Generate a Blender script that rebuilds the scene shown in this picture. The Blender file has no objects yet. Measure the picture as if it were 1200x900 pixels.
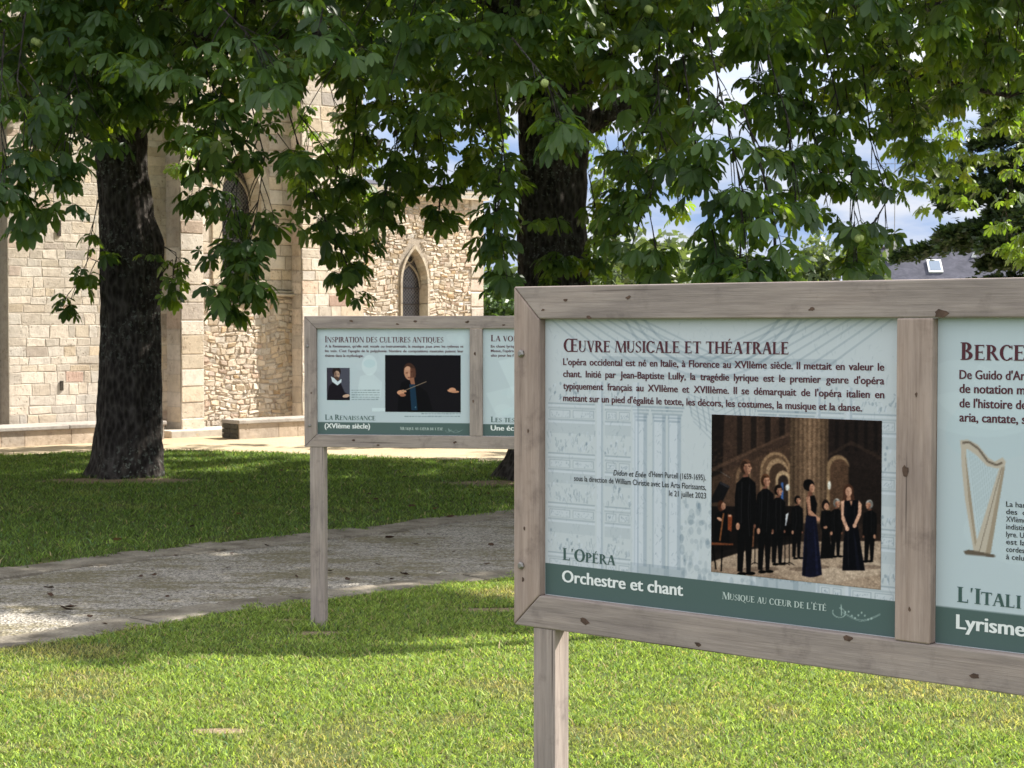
import bpy, bmesh, math, random
import numpy as np
from mathutils import Vector, Matrix

# ------------------------------------------------------------------ camera
SC = bpy.context.scene
COL = SC.collection
CAMH = 1.68
PITCH = math.atan(68 / 2000.0)
F = 2000.0                                   # focal length in pixels of the 1200 px wide photo
cam = bpy.data.cameras.new('camera')
cam.sensor_fit = 'HORIZONTAL'; cam.sensor_width = 36.0; cam.lens = 36.0 * F / 1200.0
cam.clip_start = 0.05; cam.clip_end = 3000
cam.dof.use_dof = True; cam.dof.focus_distance = 3.6; cam.dof.aperture_fstop = 36
camo = bpy.data.objects.new('camera', cam); COL.objects.link(camo)
camo.location = (0, 0, CAMH); camo.rotation_euler = (math.pi / 2 - PITCH, 0, 0)
SC.camera = camo

# ------------------------------------------------------------------ light
SUN_AZ = math.atan2(.935, .355)                # clockwise from +Y
SUN_EL = math.radians(45)
w = bpy.data.worlds.new('World'); SC.world = w; w.use_nodes = True
nt = w.node_tree; N = nt.nodes; L = nt.links
bg = N['Background']; bg.inputs[1].default_value = 0.10
sky = N.new('ShaderNodeTexSky'); sky.sky_type = 'NISHITA'; sky.sun_disc = False
sky.sun_elevation = SUN_EL; sky.sun_rotation = SUN_AZ; sky.air_density = 1.0; sky.dust_density = 1.5; sky.ozone_density = 2.0
tc = N.new('ShaderNodeTexCoord'); mp = N.new('ShaderNodeMapping')
mp.inputs['Scale'].default_value = (3.2, 3.2, 9.0); mp.inputs['Location'].default_value = (.35, .2, .4)
nz = N.new('ShaderNodeTexNoise'); nz.inputs['Scale'].default_value = 1.3; nz.inputs['Detail'].default_value = 9; nz.inputs['Roughness'].default_value = .6
cr = N.new('ShaderNodeValToRGB'); cr.color_ramp.elements[0].position = .28; cr.color_ramp.elements[1].position = .56
mx = N.new('ShaderNodeMixRGB'); mx.inputs[2].default_value = (7.7, 7.8, 8.1, 1)
L.new(tc.outputs['Generated'], mp.inputs[0]); L.new(mp.outputs[0], nz.inputs[0]); L.new(nz.outputs[0], cr.inputs[0])
L.new(cr.outputs[0], mx.inputs[0]); L.new(sky.outputs[0], mx.inputs[1])
# distant blue grey cloud layer low over the horizon
sx = N.new('ShaderNodeSeparateXYZ'); L.new(tc.outputs['Generated'], sx.inputs[0])
hr = N.new('ShaderNodeValToRGB'); hr.color_ramp.elements[0].position = .10; hr.color_ramp.elements[1].position = .26
hr.color_ramp.elements[0].color = (1, 1, 1, 1); hr.color_ramp.elements[1].color = (0, 0, 0, 1); L.new(sx.outputs[2], hr.inputs[0])
mp2 = N.new('ShaderNodeMapping'); mp2.inputs['Scale'].default_value = (5, 5, 19); mp2.inputs['Location'].default_value = (.1, .6, .2); L.new(tc.outputs['Generated'], mp2.inputs[0])
nz2 = N.new('ShaderNodeTexNoise'); nz2.inputs['Scale'].default_value = 1.6; nz2.inputs['Detail'].default_value = 8; nz2.inputs['Roughness'].default_value = .55; L.new(mp2.outputs[0], nz2.inputs[0])
c2 = N.new('ShaderNodeValToRGB'); c2.color_ramp.elements[0].position = .42; c2.color_ramp.elements[0].color = (1.55, 2.2, 3.5, 1); c2.color_ramp.elements[1].position = .62; c2.color_ramp.elements[1].color = (3.5, 3.65, 4.0, 1); L.new(nz2.outputs[0], c2.inputs[0])
mx2 = N.new('ShaderNodeMixRGB'); L.new(hr.outputs[0], mx2.inputs[0]); L.new(mx.outputs[0], mx2.inputs[1]); L.new(c2.outputs[0], mx2.inputs[2]); L.new(mx2.outputs[0], bg.inputs[0])
sl = bpy.data.lights.new('sun', 'SUN'); sl.energy = 5.0; sl.angle = math.radians(.5); sl.color = (1.0, .95, .86)
so = bpy.data.objects.new('sun', sl); COL.objects.link(so)
sv = Vector((math.sin(SUN_AZ) * math.cos(SUN_EL), math.cos(SUN_AZ) * math.cos(SUN_EL), math.sin(SUN_EL)))
so.rotation_euler = (-sv).to_track_quat('-Z', 'Y').to_euler()
SC.view_settings.view_transform = 'Standard'; SC.view_settings.look = 'None'
SC.view_settings.exposure = 1.3; SC.view_settings.gamma = 1.0; SC.view_settings.use_curve_mapping = False
SC.cycles.max_bounces = 8; SC.cycles.transparent_max_bounces = 8
SC.cycles.use_denoising = True

# ------------------------------------------------------------------ helpers
def lin(c):
    c = np.asarray(c, float)
    return np.where(c <= .04045, c / 12.92, ((c + .055) / 1.055) ** 2.4)
def s255(r, g, b): return tuple(lin(np.array([r, g, b]) / 255.0)) + (1,)

def tag(o, label=None, cat=None, group=None, kind=None):
    if label: o['label'] = label
    if cat: o['category'] = cat
    if group: o['group'] = group
    if kind: o['kind'] = kind
    return o
def thing(name, label, cat, loc=(0, 0, 0), rz=0, group=None):
    o = bpy.data.objects.new(name, None); COL.objects.link(o)
    o.location = loc; o.rotation_euler = (0, 0, rz); o.empty_display_size = .2
    return tag(o, label, cat, group)

class MB:
    def __init__(s): s.v = []; s.f = []; s.m = []; s.c = []
    def add(s, vs, fs, mi=0, col=None):
        b = len(s.v); s.v += [tuple(p) for p in vs]
        s.f += [tuple(i + b for i in f) for f in fs]; s.m += [mi] * len(fs)
        s.c += [col if col else (1, 1, 1, 1)] * len(vs)
    def box(s, x0, x1, y0, y1, z0, z1, mi=0, col=None):
        s.add([(x0, y0, z0), (x1, y0, z0), (x1, y1, z0), (x0, y1, z0), (x0, y0, z1), (x1, y0, z1), (x1, y1, z1), (x0, y1, z1)],
              [(0, 3, 2, 1), (4, 5, 6, 7), (0, 1, 5, 4), (1, 2, 6, 5), (2, 3, 7, 6), (3, 0, 4, 7)], mi, col)
    def prism_xz(s, poly, y0, y1, mi=0, col=None):
        n = len(poly); vs = [(x, y0, z) for x, z in poly] + [(x, y1, z) for x, z in poly]
        fs = [tuple(range(n)), tuple(range(2 * n - 1, n - 1, -1))] + [(i, i + n, (i + 1) % n + n, (i + 1) % n) for i in range(n)]
        s.add(vs, fs, mi, col)
    def tube(s, pts, rs, n=8, mi=0, col=None, wob=0, rnd=None, cap=True):
        pts = [Vector(p) for p in pts]; b = len(s.v); k = len(pts); vs = []; fs = []
        up = Vector((0, 0, 1)); ref = None
        for i, p in enumerate(pts):
            d = (pts[min(i + 1, k - 1)] - pts[max(i - 1, 0)]).normalized()
            if ref is None: ref = d.orthogonal().normalized() if abs(d.z) < .9 else Vector((1, 0, 0))
            ref = (ref - d * ref.dot(d)).normalized(); bi = d.cross(ref)
            for j in range(n):
                a = 2 * math.pi * j / n; r = rs[i]
                if wob: r *= 1 + wob * (math.sin(3 * a + i * .35 + 1) * .5 + math.sin(7 * a - i * .2) * .3 + (rnd.random() - .5) * .5)
                vs.append(p + ref * (r * math.cos(a)) + bi * (r * math.sin(a)))
        for i in range(k - 1):
            for j in range(n):
                fs.append((i * n + j, i * n + (j + 1) % n, (i + 1) * n + (j + 1) % n, (i + 1) * n + j))
        if cap: fs.append(tuple(range((k - 1) * n, k * n)))
        s.add(vs, fs, mi, col)
    def build(s, name, mats, parent=None, smooth=False, color=False):
        me = bpy.data.meshes.new(name); me.from_pydata(s.v, [], s.f)
        if not isinstance(mats, (list, tuple)): mats = [mats]
        for m in mats: me.materials.append(m)
        me.polygons.foreach_set('material_index', s.m)
        if smooth: me.polygons.foreach_set('use_smooth', [True] * len(s.f))
        if color:
            a = me.color_attributes.new('Col', 'FLOAT_COLOR', 'POINT')
            a.data.foreach_set('color', np.array(s.c, dtype=np.float32).ravel())
        me.update()
        o = bpy.data.objects.new(name, me); COL.objects.link(o)
        if parent: o.parent = parent
        return o
def bevel(o, wd=.003, seg=2):
    m = o.modifiers.new('bevel', 'BEVEL'); m.width = wd; m.segments = seg; m.limit_method = 'ANGLE'; m.angle_limit = math.radians(40)
    return o
def np_mesh(name, V, faces_flat, sizes, mat, parent=None, col=None, smooth=False):
    me = bpy.data.meshes.new(name)
    me.vertices.add(len(V)); me.vertices.foreach_set('co', np.ascontiguousarray(V, dtype=np.float32).ravel())
    me.loops.add(len(faces_flat)); me.loops.foreach_set('vertex_index', np.ascontiguousarray(faces_flat, dtype=np.int32))
    sizes = np.asarray(sizes, dtype=np.int32)
    me.polygons.add(len(sizes))
    st = np.concatenate([[0], np.cumsum(sizes)[:-1]]).astype(np.int32)
    me.polygons.foreach_set('loop_start', st)
    if col is not None:
        a = me.color_attributes.new('Col', 'FLOAT_COLOR', 'POINT'); a.data.foreach_set('color', np.ascontiguousarray(col, dtype=np.float32).ravel())
    me.materials.append(mat); me.update(calc_edges=True); me.validate()
    if smooth: me.polygons.foreach_set('use_smooth', [True] * len(me.polygons))
    o = bpy.data.objects.new(name, me); COL.objects.link(o)
    if parent: o.parent = parent
    return o

# node helpers -------------------------------------------------------
class NT:
    def __init__(s, name):
        s.m = bpy.data.materials.new(name); s.m.use_nodes = True; s.t = s.m.node_tree
        s.b = s.t.nodes['Principled BSDF']; s.out = s.t.nodes['Material Output']
    def n(s, typ, **kw):
        o = s.t.nodes.new(typ)
        for k, v in kw.items():
            if hasattr(o, k) and k not in ('Scale',): setattr(o, k, v)
            else: o.inputs[k].default_value = v
        return o
    def l(s, a, b): s.t.links.new(a, b)
    def coord(s, scale=(1, 1, 1), rot=(0, 0, 0), kind='Object'):
        c = s.n('ShaderNodeTexCoord'); m = s.n('ShaderNodeMapping'); m.inputs['Scale'].default_value = scale; m.inputs['Rotation'].default_value = rot
        s.l(c.outputs[kind], m.inputs[0]); return m.outputs[0]
    def noise(s, vec, scale, detail=5, rough=.55):
        o = s.n('ShaderNodeTexNoise'); o.inputs['Scale'].default_value = scale; o.inputs['Detail'].default_value = detail; o.inputs['Roughness'].default_value = rough
        s.l(vec, o.inputs['Vector']); return o.outputs[0]
    def voro(s, vec, scale, out='Distance', feature='F1'):
        o = s.n('ShaderNodeTexVoronoi'); o.feature = feature; o.inputs['Scale'].default_value = scale; s.l(vec, o.inputs['Vector']); return o.outputs[out]
    def ramp(s, fac, stops):
        o = s.n('ShaderNodeValToRGB'); r = o.color_ramp
        while len(r.elements) < len(stops): r.elements.new(.5)
        for e, (p, c) in zip(r.elements, stops): e.position = p; e.color = c if len(c) == 4 else tuple(c) + (1,)
        s.l(fac, o.inputs[0]); return o.outputs[0]
    def mix(s, a, b, fac, mode='MIX'):
        o = s.n('ShaderNodeMixRGB'); o.blend_type = mode
        for i, x in ((0, fac), (1, a), (2, b)):
            if isinstance(x, (int, float)): o.inputs[i].default_value = x
            elif isinstance(x, tuple): o.inputs[i].default_value = x if len(x) == 4 else x + (1,)
            else: s.l(x, o.inputs[i])
        return o.outputs[0]
    def math(s, op, a, b=0.0):
        o = s.n('ShaderNodeMath'); o.operation = op
        for i, x in ((0, a), (1, b)):
            if isinstance(x, (int, float)): o.inputs[i].default_value = x
            else: s.l(x, o.inputs[i])
        return o.outputs[0]
    def bump(s, h, strength=.3, dist=.01):
        o = s.n('ShaderNodeBump'); o.inputs['Strength'].default_value = strength; o.inputs['Distance'].default_value = dist
        s.l(h, o.inputs['Height']); s.l(o.outputs[0], s.b.inputs['Normal']); return o
    def base(s, c, rough=.8, spec=.3):
        if isinstance(c, tuple): s.b.inputs['Base Color'].default_value = c if len(c) == 4 else c + (1,)
        else: s.l(c, s.b.inputs['Base Color'])
        s.b.inputs['Roughness'].default_value = rough; s.b.inputs['Specular IOR Level'].default_value = spec
        return s.m
    def attr(s):
        o = s.n('ShaderNodeAttribute'); o.attribute_name = 'Col'; return o

def wood(name, horiz, warm=0.0, seed=0.0):
    t = NT(name)
    def sc(a, b): return t.coord((a, b, b) if horiz else (b, b, a))
    g = t.noise(sc(3, 40), 1.0, 8, .65); fine = t.noise(sc(7, 190), 1.0, 6, .7); b = t.noise(sc(1.6, 6), 1.6, 5, .6)
    a = (.27, .225, .20); c = (.405, .34, .30); d = (.13, .10, .085)
    if warm: a = (.32, .242, .20); c = (.46, .36, .305); d = (.17, .115, .085)
    col = t.ramp(t.mix(g, fine, .45), [(.22, d), (.40, a), (.60, c), (.9, tuple(x * .92 for x in c))])
    blot = t.ramp(b, [(.28, (.66, .65, .67)), (.5, (.94, .93, .93)), (.7, (1.06, 1.02, 1.0))])
    col = t.mix(col, blot, 1.0, 'MULTIPLY')
    crack = t.noise(sc(1.1, 75), 1.0, 3, .5); col = t.mix((.06, .045, .04), col, t.ramp(crack, [(.27, (.15, .15, .15)), (.33, (1, 1, 1))]))
    wet = t.noise(sc(11, 11), 1.0, 5, .65); col = t.mix(col, t.ramp(wet, [(.30, (.70, .69, .70)), (.45, (1, 1, 1))]), 1.0, 'MULTIPLY')
    t.base(col, .85, .2); t.bump(t.math('ADD', fine, g), .45, .0025)
    return t.m
M_WH = wood('weathered_wood_horizontal', True)
M_WV = wood('weathered_wood_vertical', False)
M_WW = wood('warm_wood_vertical', False, 1)
t = NT('knot_wood'); kv = t.coord((60, 60, 60)); M_KNOT = t.base(t.ramp(t.noise(kv, 1.2), [(.3, (.045, .028, .02)), (.7, (.14, .085, .06))]), .8)
t = NT('zinc_screw'); M_ZINC = t.base((.30, .28, .26), .5, .4); t.b.inputs['Metallic'].default_value = .9
t = NT('panel_plastic'); M_PANEL = t.base((.62, .66, .66), .3, .4)
def flat(name, c, rough=.4, spec=.4):
    t = NT(name); return t.base(c, rough, spec)
M_INK = flat('ink_maroon', s255(80, 28, 40)); M_INKG = flat('ink_green', s255(62, 88, 84)); M_WHITE = flat('ink_white', (.8, .82, .8)); M_INKP = flat('ink_pale', (.5, .58, .54)); M_BLACK = flat('ink_black', s255(38, 36, 40))
t = NT('printed_sheet'); at = t.attr(); M_PRINT = t.base(at.outputs[0], .32, .2)
t = NT('photo_print'); at = t.attr(); M_PHOTO = t.base(at.outputs[0], .5, .06)

def pxray(px, py):
    d = Vector(((px - 600) / F, 1.0, (450 - py) / F))          # camera space: x right, y forward, z up
    cp, sp = math.cos(PITCH), math.sin(PITCH)
    return Vector((d.x, d.y * cp + d.z * sp, -d.y * sp + d.z * cp))

# ------------------------------------------------------------------ setting: ground
def sheet(name, pts, z, mat, kind='structure'):
    m = MB(); m.add([(x, y, z) for x, y in pts], [tuple(range(len(pts)))])
    o = m.build(name, mat); o['kind'] = kind; return o
BARE = [(-1.21, 7.03, .13, .05), (.0, 10.05, .4, .08), (-1.05, 9.28, .13, .07), (-1.25, 9.7, .12, .04), (-4.25, 18.5, .9, .35), (.4, 18.2, 1.2, .4)]
def grass_mat(name):
    t = NT(name); v = t.coord((1, 1, 1))
    a = t.noise(v, 1.1, 6, .6); b = t.noise(v, 60, 3)
    g = t.ramp(b, [(.3, (.035, .045, .015)), (.7, (.11, .13, .04))])
    dry = t.ramp(b, [(.3, (.12, .09, .045)), (.7, (.27, .21, .11))])
    c = t.mix(g, dry, t.ramp(a, [(.60, (0, 0, 0)), (.72, (.7, .7, .7))]))
    sp = t.n('ShaderNodeSeparateXYZ'); t.l(v, sp.inputs[0]); soil = t.ramp(b, [(.3, (.15, .11, .07)), (.7, (.30, .23, .155))]); wob = t.math('MULTIPLY', t.math('SUBTRACT', t.noise(v, 9, 4), .5), 1.6)
    for bx, by, rx, ry in BARE:
        ex = t.math('DIVIDE', t.math('SUBTRACT', sp.outputs[0], bx), rx); ey = t.math('DIVIDE', t.math('SUBTRACT', sp.outputs[1], by), ry)
        q = t.math('ADD', t.math('ADD', t.math('MULTIPLY', ex, ex), t.math('MULTIPLY', ey, ey)), wob)
        c = t.mix(soil, c, t.ramp(q, [(.75, (0, 0, 0)), (1.0, (1, 1, 1))]))
    t.base(c, .9, .1); t.bump(b, .8, .02); return t.m
M_LAWN = grass_mat('lawn_turf')
t = NT('sandy_gravel'); v = t.coord(); a = t.noise(v, .5, 5); b = t.noise(v, 45, 4)
c = t.mix(t.ramp(a, [(.3, (.42, .33, .22)), (.7, (.54, .45, .32))]), t.ramp(b, [(.25, (.66, .64, .6)), (.75, (1.1, 1.1, 1.1))]), 1.0, 'MULTIPLY')
t.base(c, .9, .15); t.bump(b, .5, .01); M_SAND = t.m
t = NT('path_gravel'); v = t.coord()
vc = t.n('ShaderNodeTexVoronoi'); vc.inputs['Scale'].default_value = 58; t.l(v, vc.inputs['Vector'])
vf = t.n('ShaderNodeTexVoronoi'); vf.inputs['Scale'].default_value = 130; t.l(v, vf.inputs['Vector'])
grey = t.ramp(t.mix(vc.outputs['Color'], vf.outputs['Color'], .5), [(.18, (.05, .043, .035)), (.38, (.20, .182, .16)), (.57, (.36, .33, .285)), (.84, (.47, .43, .365))])
cov = t.math('ADD', t.noise(t.coord((.8, 2.2, 1), (0, 0, .75)), 1.3, 8, .7), t.math('MULTIPLY', t.math('SUBTRACT', t.noise(v, 28, 3), .5), .45))
soil = t.ramp(t.noise(v, 42, 4, .7), [(.3, (.06, .048, .028)), (.55, (.19, .165, .10)), (.75, (.34, .30, .22))])
c = t.mix(grey, soil, t.ramp(cov, [(.46, (0, 0, 0)), (.57, (.92, .92, .92))]))
sp_ = t.n('ShaderNodeTexVoronoi'); sp_.inputs['Scale'].default_value = 21; t.l(v, sp_.inputs['Vector']); c = t.mix((.025, .018, .014), c, t.ramp(t.math('ADD', sp_.outputs['Distance'], t.math('MULTIPLY', t.noise(v, 3, 3), .25)), [(.20, (0, 0, 0)), (.25, (1, 1, 1))]))
t.base(c, .9, .2); t.bump(vc.outputs['Distance'], 1.0, .015); M_GRAVEL = t.m
t = NT('kerb_stone'); v = t.coord(); a = t.noise(v, 4, 6); b = t.noise(v, 60, 4)
c = t.mix(t.ramp(a, [(.3, (.12, .10, .075)), (.7, (.31, .275, .22))]), t.ramp(b, [(.3, (.6, .6, .6)), (.7, (1.1, 1.1, 1.1))]), 1.0, 'MULTIPLY')
t.base(c, .85, .2); t.bump(b, .5, .008); M_KERB = t.m

sheet('ground', [(-600, -200), (600, -200), (600, 1200), (-600, 1200)], -.012, M_LAWN)
UP = [(-16, -3.0), (-9, 4.9), (-6, 8.4), (-4.5, 10.45), (-3.52, 11.75), (-2.91, 12.52), (-2.15, 13.28), (-1.39, 14.0), (-.7, 14.8), (0, 15.5), (1.4, 16.2), (3, 16.7), (7, 16.9), (14, 16.1), (24, 13)]
LO = [(-12.5, -3.4), (-7, 3.5), (-4.6, 6.6), (-3.3, 8.12), (-2.65, 8.84), (-2.16, 9.33), (-1.62, 10.0), (-1.21, 10.34), (-.6, 10.86), (0, 11.35), (1.4, 12.15), (3, 12.7), (7, 13.1), (14, 12.3), (24, 9)]
def strip(name, A, B, z, mat):
    m = MB(); n = len(A)
    m.add([(x, y, z) for x, y in A] + [(x, y, z) for x, y in B], [(n + i, n + i + 1, i + 1, i) for i in range(n - 1)])
    o = m.build(name, mat); o['kind'] = 'structure'; return o
strip('gravel_path', UP, LO, -.004, M_GRAVEL)
FAR = [(-22, 14), (-14, 19.5), (-9, 21.5), (-6.5, 22.2), (-5.4, 22.8), (-4.4, 23.0), (-3.4, 22.7), (-2, 21.9), (-.4, 21.2), (2, 20.9), (7, 20.9), (14, 20.6), (30, 20)]
lawnfar = sheet('lawn', FAR + UP[::-1], 0.0, M_LAWN)
lawnnear = sheet('lawn', LO + [(24, -4), (-12.5, -4)], 0.0, M_LAWN)
sheet('forecourt', FAR[::-1] + [(-30, 14), (-30, 40), (14, 62), (40, 60), (40, 20)], -.006, M_SAND)

def resample(P, step):
    out = []; P = [Vector((a, b, 0)) for a, b in P]
    acc = 0
    for a, b in zip(P, P[1:]):
        n = max(1, int((b - a).length / .05))
        for i in range(n): out.append(a.lerp(b, i / n))
    return out
def kerb(P, sgn, wd, seed):
    rnd = random.Random(seed); m = MB(); R = resample(P, .05); i = 0
    while i < len(R) - 14:
        k = i + rnd.randint(4, 9)
        a, b = R[i], R[k - 1].lerp(R[k], .7)
        d = (b - a).normalized(); nn = Vector((-d.y, d.x, 0)) * sgn
        w0 = wd * rnd.uniform(.8, 1.15); z = rnd.uniform(.004, .018); o0 = rnd.uniform(-.03, .03)
        q = [a + nn * o0, b + nn * (o0 + rnd.uniform(-.01, .01)), b + nn * (w0 + o0), a + nn * (w0 + o0 + rnd.uniform(-.03, .03))]
        cc = [p.lerp(sum(q, Vector()) / 4, .06) for p in q]
        g = rnd.uniform(.75, 1.15)
        m.add([(p.x, p.y, -.03) for p in q] + [(p.x, p.y, z - .006) for p in q] + [(p.x, p.y, z + rnd.uniform(-.002, .002)) for p in cc],
              [(0, 1, 5, 4), (1, 2, 6, 5), (2, 3, 7, 6), (3, 0, 4, 7), (4, 5, 9, 8), (5, 6, 10, 9), (6, 7, 11, 10), (7, 4, 8, 11), (8, 9, 10, 11)], 0, (g, g, g, 1))
        i = k
    o = m.build('kerb', M_KERB); o['kind'] = 'structure'; return o
kerb(UP[1:13], -1, .40, 3); kerb(LO[1:13], 1, .30, 4)

# grass blades
def blade_mat():
    t = NT('grass_blades'); at = t.attr()
    t.base(at.outputs[0], .6, .2)
    tr = t.n('ShaderNodeBsdfTranslucent'); ms = t.n('ShaderNodeMixShader'); ms.inputs[0].default_value = .45
    t.l(t.mix(at.outputs[0], (1.5, 1.55, .8), 1.0, 'MULTIPLY'), tr.inputs[0])
    t.l(t.b.outputs[0], ms.inputs[1]); t.l(tr.outputs[0], ms.inputs[2]); t.l(ms.outputs[0], t.out.inputs[0]); return t.m
M_BLADE = blade_mat()
def vnoise(x, y, sc, seed):
    r = np.random.RandomState(seed); G = r.rand(64, 64)
    X = (x * sc) % 64; Y = (y * sc) % 64; i = np.floor(X).astype(int) % 64; j = np.floor(Y).astype(int) % 64
    fx = X - np.floor(X); fy = Y - np.floor(Y); fx = fx * fx * (3 - 2 * fx); fy = fy * fy * (3 - 2 * fy)
    i1 = (i + 1) % 64; j1 = (j + 1) % 64
    return (G[i, j] * (1 - fx) + G[i1, j] * fx) * (1 - fy) + (G[i, j1] * (1 - fx) + G[i1, j1] * fx) * fy
LOa = np.array(LO); UPa = np.array(UP); FARa = np.array(FAR)
def lo_y(x): return np.interp(x, LOa[:, 0], LOa[:, 1])
def up_y(x): return np.interp(x, UPa[:, 0], UPa[:, 1])
def far_y(x): return np.interp(x, FARa[:, 0], FARa[:, 1])
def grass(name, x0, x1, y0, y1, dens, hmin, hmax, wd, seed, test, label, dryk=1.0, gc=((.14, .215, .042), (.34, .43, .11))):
    r = np.random.RandomState(seed); n = int((x1 - x0) * (y1 - y0) * dens)
    x = r.uniform(x0, x1, n); y = r.uniform(y0, y1, n)
    clump = vnoise(x, y, 9, seed + 1) * .6 + vnoise(x, y, 23, seed + 2) * .4
    dry = vnoise(x, y, 1.4, 7) * .55 + vnoise(x, y, 4.3, 8) * .45
    keep = test(x, y) & (r.rand(n) < .35 + 1.1 * clump)
    for bx, by, rx, ry in BARE:
        q = ((x - bx) / rx) ** 2 + ((y - by) / ry) ** 2
        keep &= r.rand(n) < np.clip((q - .5) * .9 + .06, .06, 1)
    keep &= ~((dry > .68) & (r.rand(n) < .45 * dryk))
    x, y, clump, dry = x[keep], y[keep], clump[keep], dry[keep]; n = len(x)
    h = r.uniform(hmin, hmax, n) * (.6 + .8 * clump) * np.where(r.rand(n) < .07, 1.6, 1.0) * np.where(np.hypot(x + 1.06, y - 9.40) < .13, 2.3, 1.0); a = r.uniform(0, 2 * np.pi, n); lean = r.uniform(.5, 1.9, n) * h
    la = r.uniform(0, 2 * np.pi, n); ww = wd * r.uniform(.6, 1.3, n)
    V = np.zeros((n, 5, 3)); ca, sa = np.cos(a) * ww, np.sin(a) * ww; lx, ly = np.cos(la) * lean, np.sin(la) * lean
    V[:, 0] = np.c_[x - ca, y - sa, np.zeros(n) - .004]; V[:, 1] = np.c_[x + ca, y + sa, np.zeros(n) - .004]
    V[:, 2] = np.c_[x + ca * .8 + lx * .35, y + sa * .8 + ly * .35, h * .6]; V[:, 3] = np.c_[x - ca * .8 + lx * .35, y - sa * .8 + ly * .35, h * .6]
    V[:, 4] = np.c_[x + lx, y + ly, h]
    idx = np.arange(n)[:, None] * 5; F4 = idx + np.array([0, 1, 2, 3]); F3 = idx + np.array([3, 2, 4])
    flatf = np.concatenate([F4, F3], 1).ravel(); sizes = np.tile([4, 3], n)
    k = r.rand(n)[:, None]; c = np.array(gc[0]) * (1 - k) + np.array(gc[1]) * k
    dk = np.clip(((dry - .57) * 3.0 + r.uniform(-.3, .3, n)) * dryk, 0, .85)[:, None]; straw = np.array([.38, .33, .15]) * r.uniform(.7, 1.15, (n, 1))
    c = c * (1 - dk) + straw * dk
    c = c * r.uniform(.45, 1.45, (n, 1)); tn = (r.rand(n) < .07 * dryk)[:, None]; c = np.where(tn, np.array([.42, .33, .20]), c); bk_ = (r.rand(n) < .10)[:, None]; c = np.where(bk_, c * .35, c)
    lb = (r.rand(n) < .06)[:, None]; c = np.where(lb, np.array([.13, .22, .10]), c)
    C = np.ones((n, 5, 4)); C[:, :, :3] = c[:, None, :]
    o = np_mesh(name, V.reshape(-1, 3), flatf, sizes, M_BLADE, None, C.reshape(-1, 4))
    return tag(o, label, 'grass', None, 'stuff')
grass('grass', -5.6, 6.4, 5.2, 12.9, 10500, .011, .024, .0029, 11, lambda x, y: (y < lo_y(x) - .05 + .2 * vnoise(x, y, 5, 3) * vnoise(x, y, 17, 4) * 2) & (np.abs(x) < y * .45 + 1.0), 'sunlit mown grass of the near lawn below the boards')
grass('grass', -9, 7.5, 11.6, 23.2, 1700, .016, .038, .0045, 12, lambda x, y: (y > up_y(x) + .04 - .25 * vnoise(x, y, 6, 5) * vnoise(x, y, 15, 6) * 2) & (y < far_y(x) + .08 * vnoise(x, y, 5, 3)) & (x < y * .42), 'shaded mown grass of the far lawn under the trees', .25, ((.075, .135, .03), (.19, .27, .065)))

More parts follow.
